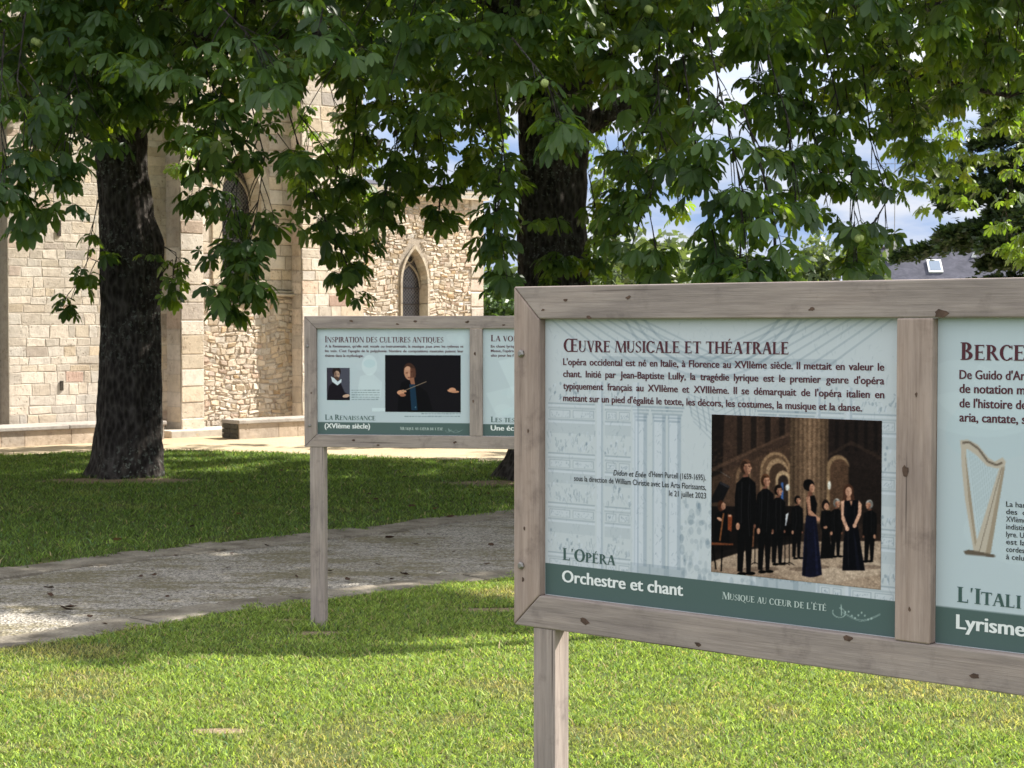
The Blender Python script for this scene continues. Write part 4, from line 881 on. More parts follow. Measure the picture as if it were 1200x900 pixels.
# buttress
m = MB(); m.box(sB0, sB1, -.40, .1, 0, 6.6, 0, MORT)
blocks(m, sB0, sB1, 0, 6.6, -.40, (.20, .30), (.22, .5), .004, (.004, .012), .004, ASH, rnd)
z = 0
while z < 6.5:
    h = rnd.uniform(.2, .3); c = pick(ASH, rnd); m.add([(sB0 - .008, -.395, z + .004), (sB0 - .008, .0, z + .004), (sB0 - .008, .0, z + h - .004), (sB0 - .008, -.395, z + h - .004)], [(0, 3, 2, 1)], 0, c); z += h
m.add([(sB0 - .03, -.44, 6.6), (sB1 + .03, -.44, 6.6), (sB1 + .03, 0, 7.3), (sB0 - .03, 0, 7.3), (sB0 - .03, 0, 6.6), (sB1 + .03, 0, 6.6)], [(0, 1, 2, 3), (0, 3, 4), (1, 5, 2)], 0, (.5, .45, .37, 1))
m.build('buttress', M_STONE, ch, color=True)
# rubble bay with string course and window
y1 = .06; zl = 2.16
xw = s_at(283, -.06); OPN = (xw, .74, 2.42, 3.7, 4.5)
def holeW(z):
    if z < OPN[2] - .08 or z > OPN[4] + .3: return None
    return (OPN[0] - OPN[1] / 2 - .16, OPN[0] + OPN[1] / 2 + .16)
m = MB(); facade(m, sB1 - .02, sP0 + .02, 0, HT, y1, OPN, MORTR)
blocks(m, sB1, sP0 + .02, 0, zl, y1, (.055, .11), (.06, .19), .002, (.005, .017), .018, RUB, rnd, None, .045)
blocks(m, sB1, sP0 + .02, zl + .1, HT, y1, (.16, .26), (.2, .5), .005, (.005, .014), .005, ASH, rnd, holeW)
m.build('wall', M_STONE, ch, color=True)
m = MB(); m.box(sB1, sP0, y1 - .10, y1, zl, zl + .045, 0, (.56, .50, .41, 1)); m.box(sB1, sP0, y1 - .06, y1, zl + .045, zl + .09, 0, (.50, .45, .37, 1)); bevel(m.build('string_course', M_TRIM, ch, color=True), .02, 3)
window(ch, *OPN, y1, .25, .05, .17, rnd)
# pier
m = MB(); m.box(sP0, sP1, -.22, .2, 0, HT, 0, MORT); blocks(m, sP0, sP1, 0, HT, -.22, (.15, .25), (.18, .42), .003, (.003, .010), .009, ASH, rnd)
z = 0
while z < HT - .1:
    h = rnd.uniform(.17, .27); c = pick(ASH, rnd); m.add([(sP0 - .010, -.215, z + .005), (sP0 - .010, .05, z + .005), (sP0 - .010, .05, z + h - .005), (sP0 - .010, -.215, z + h - .005)], [(0, 3, 2, 1)], 0, c); z += h
m.build('pier', M_STONE, ch, color=True)
# low rubble wing with the lancet
y2 = -.02; HW_ = 3.92; xl = s_at(485.5, -.02 * -1); OPL = (xl, .56, 1.02, 2.42, 3.02)
def holeL(z):
    if z < OPL[2] - .06 or z > OPL[4] + .1: return None
    if z < OPL[3]: return (OPL[0] - OPL[1] / 2 - .07, OPL[0] + OPL[1] / 2 + .05)
    hw = (OPL[1] / 2 + .08) * math.sqrt(max(0, 1 - ((z - OPL[3]) / (OPL[4] + .13 - OPL[3])) ** 1.6)); return (OPL[0] - hw, OPL[0] + hw) if hw > .02 else None
m = MB(); facade(m, sP1 - .02, sE, 0, HW_, y2, OPL, MORTR)
qz = 0
blocks(m, sP1, sE - .30, 0, HW_, y2, (.045, .095), (.05, .17), .0015, (.004, .014), .014, RUB, rnd, holeL, .04)
blocks(m, sE - .32, sE, 0, HW_, y2, (.18, .30), (.3, .4), .005, (.012, .03), .006, ASH, rnd)
m.build('wall', M_STONE, ch, color=True)
window(ch, *OPL, y2, .17, .03, .04, rnd, (.54, .475, .39))
m = MB(); m.prism_xz([(sP1, HW_), (sE + .06, HW_), (sE + .06, HW_ + .09), (sP1, HW_ + .09)], y2 - .12, 4); m.prism_xz([(sP1, HW_ + .09), (sE + .09, HW_ + .09), (sE + .09, HW_ + .15), (sP1, HW_ + .15)], y2 - .16, 4.1)
bevel(m.build('cornice', [M_TRIM], ch, color=True), .02, 2)
m = MB(); m.add([(sP1, y2 - .18, HW_ + .153), (sE + .1, y2 - .18, HW_ + .153), (sE + .1, 2.0, HW_ + .45), (sP1, 2.0, HW_ + .45), (sE + .1, 4.1, HW_ + .153), (sP1, 4.1, HW_ + .153)], [(0, 1, 2, 3), (3, 2, 4, 5), (1, 4, 2)]); m.build('roof', M_SLATE, ch)
m = MB(); m.box(sP1, sE - .001, .35, 4, 0, HW_ - .001, 0, (.45, .4, .33, 1)); m.box(sA0 - 12, sP1 - .001, .45, 7, 0, HT - .001, 0, (.45, .4, .33, 1))
m.add([(sE - .0005, y2, 0), (sE - .0005, .4, 0), (sE - .0005, .4, HW_), (sE - .0005, y2, HW_)], [(0, 1, 2, 3)], 0, (.5, .44, .35, 1)); m.add([(sP1 - .0005, -.22, 0), (sP1 - .0005, .5, 0), (sP1 - .0005, .5, HT), (sP1 - .0005, -.22, HT)], [(0, 1, 2, 3)], 0, (.5, .44, .35, 1))
m.build('inner_masonry', M_STONE, ch, color=True)
m = MB(); m.box(sA0 - 12.2, sP1 + .15, -.45, .5, HT, HT + .22, 0, (.52, .47, .39, 1)); m.build('cornice', M_TRIM, ch, color=True)
m = MB(); m.add([(sA0 - 12.2, -.5, HT + .225), (sP1 + .2, -.5, HT + .225), (sP1 + .2, 3.6, HT + 3.4), (sA0 - 12.2, 3.6, HT + 3.4), (sP1 + .2, 7.6, HT + .225), (sA0 - 12.2, 7.6, HT + .225)], [(0, 1, 2, 3), (3, 2, 4, 5), (1, 4, 2)]); m.build('roof', M_SLATE, ch)
m = MB(); m.box(sB0 - .35, s_at(300, .5), -.68, .0, -.1, .10, 0, (.52, .48, .42, 1)); bevel(m.build('plinth', M_TRIM, ch, color=True), .015, 2)

# stone benches along the wall
def bench(label, s0, s1, yf, dep, h, dark_end, rn):
    r_ = thing('stone_bench', label, 'stone bench', OW + U_ * s0, THW, 'low stone benches along the church')
    m = MB(); m.box(.03, s1 - s0 - .03, yf + .04, yf + dep, -.05, h - .06, 0, (.52, .42, .32, 1))
    x = .03
    while x < s1 - s0 - .1:
        l = min(rn.uniform(.35, .8), s1 - s0 - .03 - x); c = pick([((.56, .46, .36), 2), ((.50, .42, .34), 2)], rn); m.box(x + .004, x + l - .004, yf + .032, yf + .1, -.05, h - .062, 0, c); x += l
    m.build('base', M_STONE, r_, color=True)
    if dark_end:  # end stones coloured dark: weathering plus the shade on this end
        m = MB()
        for k in range(3):
            for q in range(2): m.box(.0, .032, yf + .05 + q * dep * .45, yf + .04 + (q + 1) * dep * .45, k * (h - .06) / 3 + .004, (k + 1) * (h - .06) / 3 - .004, 0, (.10, .095, .08, 1))
        m.build('end_stone', M_STONE, r_, color=True)
    m = MB(); x = 0
    while x < s1 - s0 - .05:
        l = rn.uniform(1.1, 1.9)
        if s1 - s0 - x - l < .7: l = s1 - s0 - x
        m.box(x + .003, x + l - .003, yf, yf + dep + .02, h - .06, h, 0, (.40, .37, .34, 1)); x += l
    bevel(m.build('seat', M_TRIM, r_, color=True), .012, 2)
sL = s_at(193, .8)
bench('long low stone bench with a grey top, at the left foot of the church', sL - 9.5, sL, -.86, .72, .27, False, random.Random(5))
s2 = s_at(274, 1.5); bench('low stone bench with a weathered end darkened for shade, left of the middle distance board', s2, s2 + 5.2, -1.62, .46, .28, True, random.Random(6))

# ------------------------------------------------------------------ trees
def bark(name, lich):
    t = NT(name); v = t.coord((9, 9, 3.2)); a = t.noise(v, 2.4, 8, .72); cr_ = t.voro(t.coord((15, 15, 6)), 1.5)
    c = t.ramp(t.mix(a, cr_, .45), [(.2, (.010, .008, .007)), (.45, (.040, .034, .030)), (.75, (.11, .096, .086))])
    v3 = t.coord((1, 1, 1)); l1 = t.noise(v3, 26, 4, .6); l2 = t.noise(v3, 1.4, 4)
    msk = t.math('MULTIPLY', t.ramp(l1, [(.56, (0, 0, 0)), (.62, (1, 1, 1))]), t.ramp(l2, [(.50 - .05 * lich, (0, 0, 0)), (.62, (1, 1, 1))]))
    c = t.mix(c, (.21, .23, .195), t.math('MULTIPLY', msk, .85 * lich))
    t.base(c, .95, .1)
    h = t.math('ADD', a, t.math('MULTIPLY', cr_, .8)); t.bump(h, 1.0, .05); return t.m
M_BARK = bark('bark', 1.0)
def leafmat(name, trans, tint):
    t = NT(name); at = t.attr(); t.base(at.outputs[0], .42, .42)
    tr = t.n('ShaderNodeBsdfTranslucent'); ms = t.n('ShaderNodeMixShader'); ms.inputs[0].default_value = trans
    t.l(t.mix(at.outputs[0], tint, 1.0, 'MULTIPLY'), tr.inputs[0]); t.l(t.b.outputs[0], ms.inputs[1]); t.l(tr.outputs[0], ms.inputs[2]); t.l(ms.outputs[0], t.out.inputs[0]); return t.m
M_LEAF = leafmat('chestnut_leaf', .45, (3.5, 2.9, .5))
t = NT('chestnut_husk'); M_HUSK = t.base(t.ramp(t.noise(t.coord(), 90, 3), [(.3, (.24, .30, .09)), (.7, (.40, .46, .16))]), .7)

def nrm(a): return a / np.maximum(np.linalg.norm(a, axis=-1, keepdims=True), 1e-9)
def leaf_mesh(P, A, size, rs, nl=7, hi=True, col0=(.027, .062, .021), col1=(.080, .145, .042)):
    """P leaf joints, A leaf axes (n,3): palmate leaves of nl drooping leaflets each. Returns V, flat, sizes, C"""
    n = len(P); up = nrm(np.c_[rs.normal(0, .35, n), rs.normal(0, .35, n), np.ones(n)])
    A = nrm(A); B = nrm(np.cross(up, A)); Nn_ = nrm(np.cross(A, B))
    ph = np.radians(np.linspace(-118, 118, nl))[None, :] + rs.normal(0, .10, (n, nl))
    d = A[:, None] * np.cos(ph)[..., None] + B[:, None] * np.sin(ph)[..., None]
    droop = (rs.uniform(.15, 1.25, (n, 1)) + rs.normal(0, .15, (n, nl)))[..., None]
    d = nrm(d - droop * np.array([0, 0, 1.0]) * .75 + Nn_[:, None] * .12)
    ln = size[:, None] * (1 - .42 * (np.abs(ph) / 2.06) ** 1.3) * rs.uniform(.85, 1.12, (n, nl)); ln = ln[..., None]
    nn = Nn_[:, None] - d * (d * Nn_[:, None]).sum(-1, keepdims=True); nn = nrm(nn + rs.normal(0, .12, (n, nl, 3)))
    wv = nrm(np.cross(nn, d)); P0 = P[:, None] + np.zeros((n, nl, 3)); dn = np.array([0, 0, -1.0])
    bend = rs.uniform(.05, .30, (n, nl, 1))
    m1 = P0 + d * ln * .58 ; tip = P0 + d * ln + dn * ln * bend
    fold = rs.uniform(.0, .10, (n, nl, 1))
    wd = rs.uniform(.17, .225, (n, nl, 1)) * ln
    l1 = P0 + d * ln * .36 + wv * wd * .58 + nn * fold * ln * .6; l2 = P0 + d * ln * .72 + wv * wd + nn * fold * ln + dn * ln * bend * .35
    r1 = P0 + d * ln * .36 - wv * wd * .58 + nn * fold * ln * .6; r2 = P0 + d * ln * .72 - wv * wd + nn * fold * ln + dn * ln * bend * .35
    k = n * nl
    col = np.array(col0) + (np.array(col1) - np.array(col0)) * rs.rand(n, 1); col = col[:, None] * rs.uniform(.85, 1.15, (n, nl, 1))
    yl = rs.rand(n) < .015; col[yl] = np.array([.085, .125, .022])
    if hi:
        l3 = P0 + d * ln * .90 + wv * wd * .62 + dn * ln * bend * .7; r3 = P0 + d * ln * .90 - wv * wd * .62 + dn * ln * bend * .7
        V = np.stack([P0, m1, tip, l1, l2, l3, r1, r2, r3], 2).reshape(-1, 3); i = (np.arange(k) * 9)[:, None]
        f = i + np.array([0, 1, 4, 3, 1, 2, 5, 4, 0, 6, 7, 1, 1, 7, 8, 2]); sizes = np.full(k * 4, 4); nv = 9
    else:
        V = np.stack([P0, tip, l2, r2], 2).reshape(-1, 3); i = (np.arange(k) * 4)[:, None]
        f = i + np.array([0, 3, 1, 2]); sizes = np.full(k, 4); nv = 4
    C = np.ones((k, nv, 4)); C[:, :, :3] = col.reshape(k, 1, 3)
    return V, f.ravel(), sizes, C.reshape(-1, 4)
def merge(parts):
    Vs, Fs, Ss, Cs = [], [], [], []; b = 0
    for V, f, s_, C in parts: Vs.append(V); Fs.append(f + b); Ss.append(s_); Cs.append(C); b += len(V)
    return np.concatenate(Vs), np.concatenate(Fs), np.concatenate(Ss), np.concatenate(Cs)

def spray(tb, pts, rad, rs, rnd, leaves, axes, sizes, n_tw, ls, fruit):
    """a drooping bough: tube along pts, side twigs, leaves at the twig ends"""
    pts = [Vector(p) for p in pts]
    tb.tube(pts, [rad * (1 - .8 * i / (len(pts) - 1)) for i in range(len(pts))], 5)
    def at(t_):
        q = t_ * (len(pts) - 1); i = min(int(q), len(pts) - 2); return pts[i].lerp(pts[i + 1], q - i), (pts[i + 1] - pts[i]).normalized()
    for k in range(n_tw):
        t_ = .12 + .88 * (k + rnd.random()) / n_tw; p, d = at(min(t_, 1)); 
        side = d.cross(Vector((0, 0, 1))).normalized() * rnd.choice((-1, 1)) * rnd.uniform(.4, 1.1)
        td = (d * rnd.uniform(.3, 1) + side + Vector((0, 0, rnd.uniform(-.75, .1)))).normalized(); L_ = rnd.uniform(.15, .55)
        if k == n_tw - 1: td, L_ = d, .12
        e = p + td * L_ + Vector((0, 0, -.12 * L_)); tb.tube([p, p + td * L_ * .5, e], [.006, .005, .003], 4)
        put_leaves(e, td, rnd, leaves, axes, sizes, ls * (1.5 if e.z > 6.8 else 1), rnd.randint(4, 6), tb)
        if fruit is not None and rnd.random() < .06: fruit.append((e + Vector((rnd.uniform(-.08, .08), rnd.uniform(-.24, -.12), rnd.uniform(-.12, .02))), rnd.randint(1, 3)))
def put_leaves(e, td, rnd, leaves, axes, sizes, ls, n, tb=None):
    a0 = rnd.uniform(0, 6.28)
    for q in range(n):
        a = a0 + q * 2.4; h = Vector((math.cos(a), math.sin(a), 0)); ax = (h + td * rnd.uniform(.1, .9) + Vector((0, 0, rnd.uniform(-.6, .25)))).normalized()
        pl = rnd.uniform(.07, .17); b = e - td * rnd.uniform(0, .08); j = b + ax * pl + Vector((0, 0, .02))
        if tb is not None and q < 3: tb.tube([b, j], [.0025, .002], 3, cap=False)
        leaves.append(j); axes.append(ax + Vector((0, 0, -.25))); sizes.append(ls * rnd.uniform(.65, 1.12))

def chestnut(label, X, Y, seed, prof, R, cx, cy, H, limbs, boughs, nclu, bottom, fruitn, group='chestnut trees', lobes=(), thin=.22):
    rnd = random.Random(seed); rs = np.random.RandomState(seed)
    root = thing('chestnut_tree', label, 'tree', (X, Y, 0), 0, group)
    base = Vector((X, Y, 0)); tk = MB()
    # trunk: profile of (height, x offset, radius), ridged
    hs = np.array([p[0] for p in prof]); xo = np.array([p[1] for p in prof]); rr = np.array([p[2] for p in prof])
    n = 110; ring = []; zs = np.concatenate([np.arange(-.1, hs[-1], .05), [hs[-1]]])
    ph = [rnd.uniform(0, 6.28) for _ in range(8)]
    for z in zs:
        r0 = np.interp(z, hs, rr); ox = np.interp(z, hs, xo)
        for j in range(n):
            a = 2 * math.pi * j / n
            fl = max(0, 1 - z / .7) ** 2
            q = 1 + .05 * math.sin(3 * a + ph[0] + .25 * z) + .035 * math.sin(7 * a + ph[1] - .2 * z) + .02 * math.sin(13 * a + ph[2] + .4 * z) + .12 * fl * math.sin(5 * a + ph[3]) + rnd.uniform(-.006, .006)
            wz = 1.6 * math.sin(z * 1.9 + 3 * a) + .8 * math.sin(z * 5.3 - 2 * a + ph[4]); rd = abs(math.sin(12.5 * a + wz)) * (.65 + .35 * math.sin(z * 9 + 8 * a + 2 * wz)); q += .055 * (rd - .5)
            ring.append((ox + r0 * q * math.cos(a), r0 * q * math.sin(a) , z))
    k = len(zs); tk.add(ring, [(i * n + j, i * n + (j + 1) % n, (i + 1) * n + (j + 1) % n, (i + 1) * n + j) for i in range(k - 1) for j in range(n)] + [tuple(range((k - 1) * n, k * n))])
    br = MB(); tb = MB(); leaves, axes, sizes, fruit = [], [], [], []
    C = Vector((cx, cy, 0)); LP = []
    def limb(pts, r0, r1, nn=7):
        q = [Vector(p) for p in pts]; sm = []
        for i in range(len(q) - 1):
            for u in range(5):
                t_ = u / 5; p0, p1, p2, p3 = q[max(i - 1, 0)], q[i], q[i + 1], q[min(i + 2, len(q) - 1)]
                sm.append(.5 * ((2 * p1) + (p2 - p0) * t_ + (2 * p0 - 5 * p1 + 4 * p2 - p3) * t_ ** 2 + (3 * p1 - p0 - 3 * p2 + p3) * t_ ** 3))
        sm.append(q[-1]); br.tube([p - base for p in sm], [r0 + (r1 - r0) * (i / (len(sm) - 1)) ** .7 for i in range(len(sm))], nn, wob=.06, rnd=rnd)
        for i, p in enumerate(sm):
            if i > 2: LP.append(p)
    for pts, r0, r1 in limbs: limb(pts, r0, r1)
    for k in range(13):
        a = 2 * math.pi * (k + rnd.uniform(-.3, .3)) / 13 * 2; z0 = rnd.uniform(3.6, hs[-1] - .2); rz = R * rnd.uniform(.6, .92); zt = z0 + rnd.uniform(.6, 5.0)
        tip = Vector((cx + rz * math.cos(a), cy + rz * math.sin(a), zt)); st = Vector((X, Y, z0)); mid = st.lerp(tip, .5) + Vector((0, 0, rnd.uniform(.4, 1.2)))
        limb([st, st.lerp(mid, .5) + Vector((0, 0, .2)), mid, tip], rnd.uniform(.10, .17), .025)
    limb([(X, Y, hs[-1] - .3), (X + .3, Y - .2, hs[-1] + 1.6), (X + .1, Y, H - 1.5)], rr[-1] * .8, .04)
    LPa = np.array([tuple(p) for p in LP])
    # clusters through the crown volume
    cnt = 0; tries = 0; low_n = 0
    while cnt < nclu and tries < nclu * 40:
        tries += 1
        u = rnd.random(); z = 2.0 + (H - 2.0) * u ** 1.5
        f = 1 - max(0, (z - H * .40) / (H * .60)) ** 2.2 if z > H * .40 else 1
        f = math.sqrt(max(f, 0)) * (.80 + .20 * min(1, (z - 2) / 5))
        a = rnd.uniform(0, 6.2832); q = math.sqrt(rnd.random()); q = q if rnd.random() < .45 else (.7 + .3 * q); rad = R * f * q * (1 + .10 * math.sin(3 * a + seed) + .07 * math.sin(7 * a + z * 1.3))
        x, y = cx + rad * math.cos(a), cy + rad * math.sin(a)
        if z < bottom(x, y, rnd): continue
        p = Vector((x, y, z)); dl = LPa - np.array(p); i = int(np.argmin((dl ** 2).sum(1))); nb_ = LP[i]
        out = Vector((x - cx, y - cy, 0)).normalized(); td = (out * .8 + Vector((rnd.gauss(0, .4), rnd.gauss(0, .4), rnd.uniform(-.6, .2)))).normalized()
        vis = z < 6.6
        if not vis and rnd.random() < thin: cnt += 1; continue
        if vis and (p - nb_).length < 3.5 and rnd.random() < .6:
            md = nb_.lerp(p, .5) + Vector((0, 0, .12)); tb.tube([nb_, md, p], [.010, .007, .003], 4)
        if vis:
            for e in range(3): put_leaves(p + Vector((rnd.gauss(0, .19), rnd.gauss(0, .19), rnd.gauss(0, .14))), td, rnd, leaves, axes, sizes, .172, rnd.randint(4, 6))
        else: put_leaves(p, td, rnd, leaves, axes, sizes, .36, 6)
        if vis and rnd.random() < .05: fruit.append((p + Vector((rnd.uniform(-.1, .1), -.32, rnd.uniform(-.15, .05))), rnd.randint(1, 2)))
        cnt += 1
    for pts, ntw in boughs: spray(tb, pts, .008, rs, rnd, leaves, axes, sizes, int(ntw * 1.25), .165, fruit)
    for c0, c1, rr_, nn_ in lobes:                 # unseen leaf clumps added beyond the crown to shade the near lawn
        for k in range(nn_):
            q = Vector((rnd.gauss(0, .5), rnd.gauss(0, .5), rnd.gauss(0, .5))); p = Vector(c0).lerp(Vector(c1), rnd.random()) + Vector((q.x * rr_[0], q.y * rr_[1], q.z * rr_[2]))
            put_leaves(p, Vector((.6, -.6, -.2)).normalized(), rnd, leaves, axes, sizes, .27, 5)
    Pn = np.array([tuple(p) for p in leaves]); An = np.array([tuple(p) for p in axes]); Sn = np.array(sizes)
    hi = Pn[:, 2] < 6.9
    parts = [leaf_mesh(Pn[hi], An[hi], Sn[hi], rs, 6, True), leaf_mesh(Pn[~hi], An[~hi], Sn[~hi], rs, 5, False)]
    V, f, s_, Cc = merge(parts); V = V - np.array([X, Y, 0])
    tk.build('trunk', M_BARK, root, smooth=True)
    for i, v in enumerate(tb.v): tb.v[i] = (v[0] - X, v[1] - Y, v[2])
    br.add(tb.v, tb.f); br.build('branches', M_BARK, root, smooth=True); np_mesh('crown', V, f, s_, M_LEAF, root, Cc)
    rnd.shuffle(fruit); fruit.sort(key=lambda q: q[0].y); src = None; nf = 0
    for p, c_ in fruit:
        for j in range(c_):
            if nf >= fruitn: break
            if src is None:
                bm = bmesh.new(); bmesh.ops.create_icosphere(bm, subdivisions=2, radius=.028)
                for v in bm.verts: v.co *= 1 + (.10 if rnd.random() < .3 else 0)
                me = bpy.data.meshes.new('conker_husk'); bm.to_mesh(me); bm.free(); me.materials.append(M_HUSK); me.polygons.foreach_set('use_smooth', [True] * len(me.polygons)); src = me
            o = bpy.data.objects.new('conker_husk', src); COL.objects.link(o); o.parent = root; o.location = (p.x - X + rnd.uniform(-.035, .035), p.y - Y + rnd.uniform(-.03, .03), p.z - rnd.uniform(0, .04)); nf += 1
    return root

def W(px, py, z):                                  # a spot measured in the photo, at distance z
    r = pxray(px, py); return Vector((r.x * z / r.y, z, CAMH + r.z * z / r.y))
def bough(*pts): return [W(p[0], p[1] - 16, p[2]) for p in pts]
def bot1(x, y, rnd):
    b = 3.15 + .16 * (y - 12) + .25 * math.sin(x * 1.7) * math.sin(y * 1.3) + rnd.uniform(-.15, .35)
    if y > 20.5: b += .45
    if math.hypot(x + 4.3, y - 19.1) < 1.6: b += .8
    if y > 14 and abs(x + 3.7) < 1.1: b += .55
    return max(b, 2.45)
def bot2(x, y, rnd):
    b = 3.15 + .14 * (y - 12) + .25 * math.sin(x * 1.9 + 1) * math.sin(y * 1.1) + rnd.uniform(-.15, .35)
    if math.hypot(x - .45, y - 18.9) < 1.5: b += .3
    if x > 1.0: b += .38
    if y > 20: b += .55
    return max(b, 2.4)
def bot3(x, y, rnd):
    b = 4.5 + .3 * math.sin(x * 1.6 + 2) * math.sin(y * 1.4) + rnd.uniform(-.15, .4)
    if y > 20: b -= .9
    return b
tz = 19.1
SHADE_BOUGHS = [[Vector(p) for p in q] for q in (((4.6, 14.2, 8.3), (5.8, 13.3, 8.5), (6.6, 12.75, 8.2), (6.9, 12.45, 7.8)), ((5.2, 13.6, 8.0), (6.3, 13.05, 8.2), (6.2, 12.75, 7.9)), ((4.9, 13.4, 8.2), (5.6, 12.75, 8.3), (5.2, 12.0, 8.0), (4.9, 11.6, 7.8)))]  # unseen branch tips added to cast shade beside the far board
chestnut('chestnut tree on the left with a dark lichen spotted trunk in front of the church', -4.30, tz, 3,
    [(-.1, -.03, .47), (0, -.04, .43), (.18, -.01, .385), (.5, .0, .36), (1.0, .02, .345), (1.5, .03, .325), (2.0, .035, .325), (2.35, .05, .345), (2.6, .06, .345), (2.9, .0, .295), (3.4, -.05, .275), (4.2, -.08, .29), (5.4, -.05, .25)],
    6.3, -4.4, 18.2, 12.5, [([(-4.3, 19, 4.0), (-3.6, 18.4, 4.7), (-2.2, 17.2, 4.6), (-1.0, 16.0, 4.3)], .12, .03), ([(-4.3, 19, 4.3), (-5.6, 18.0, 4.9), (-7.2, 16.6, 4.8)], .11, .03)],
    [(bough((60, -30, 14), (70, 50, 14), (85, 125, 14)), 13), (bough((20, -30, 15), (30, 60, 15), (60, 150, 15)), 13), (bough((110, -20, 15), (105, 60, 15), (120, 130, 15)), 12), (bough((150, -20, 14.5), (165, 50, 14.5), (160, 110, 14.5)), 11), (bough((0, 0, 16.5), (20, 90, 16.5), (45, 170, 16.5)), 12), (bough((225, 60, 14.5), (255, 130, 14.3), (280, 210, 14.2), (272, 300, 14.1), (262, 335, 14.1)), 15), (bough((285, 100, 14.5), (310, 200, 14.4), (300, 270, 14.3), (290, 315, 14.3)), 12), (bough((255, 100, 15.0), (238, 170, 15.0), (225, 240, 15.0)), 6),
     (bough((330, 120, 16), (360, 220, 16), (385, 285, 16), (408, 320, 16)), 11), (bough((440, 60, 17), (470, 110, 17), (488, 170, 17), (480, 215, 17)), 12), (bough((500, 50, 18), (540, 100, 18), (555, 160, 18), (548, 205, 18)), 12), (bough((470, 40, 19.5), (515, 90, 19.5), (520, 160, 19.5)), 11), (bough((395, 60, 18.5), (415, 110, 18.5), (430, 180, 18.5)), 11), (bough((560, 40, 17), (575, 90, 17), (570, 150, 17)), 10), (bough((350, 150, 17.5), (395, 210, 17.6), (420, 250, 17.6), (415, 300, 17.6)), 9),
     (bough((30, 30, 13), (20, 110, 12.8), (40, 190, 12.8), (20, 232, 12.8)), 11), (bough((80, 60, 13.5), (95, 140, 13.4), (65, 205, 13.3)), 9), (bough((5, 50, 12.5), (0, 140, 12.4), (5, 230, 12.4)), 8),
     (bough((120, 325, 18.6), (104, 318, 18.6), (92, 345, 18.6), (76, 366, 18.6)), 3), (bough((115, 250, 18.6), (108, 285, 18.6), (122, 310, 18.6)), 3), (bough((188, 340, 18.8), (202, 320, 18.7), (205, 345, 18.7)), 3), (bough((192, 305, 18.8), (206, 312, 18.7), (208, 330, 18.7)), 3),
     (bough((385, 110, 24.8), (400, 170, 24.9), (392, 235, 24.9)), 14), (bough((415, 120, 25.0), (432, 190, 25.1), (424, 260, 25.1)), 12), (bough((350, 110, 24.7), (362, 180, 24.8), (356, 225, 24.8)), 10), (bough((215, 120, 24.6), (222, 170, 24.6), (214, 205, 24.6)), 6), (bough((360, 10, 12.0), (380, 20, 11.9), (375, 45, 11.9)), 5), (bough((255, 20, 12.4), (290, 55, 12.2), (315, 80, 12.2)), 7)], 1500, bot1, 60, thin=.42)
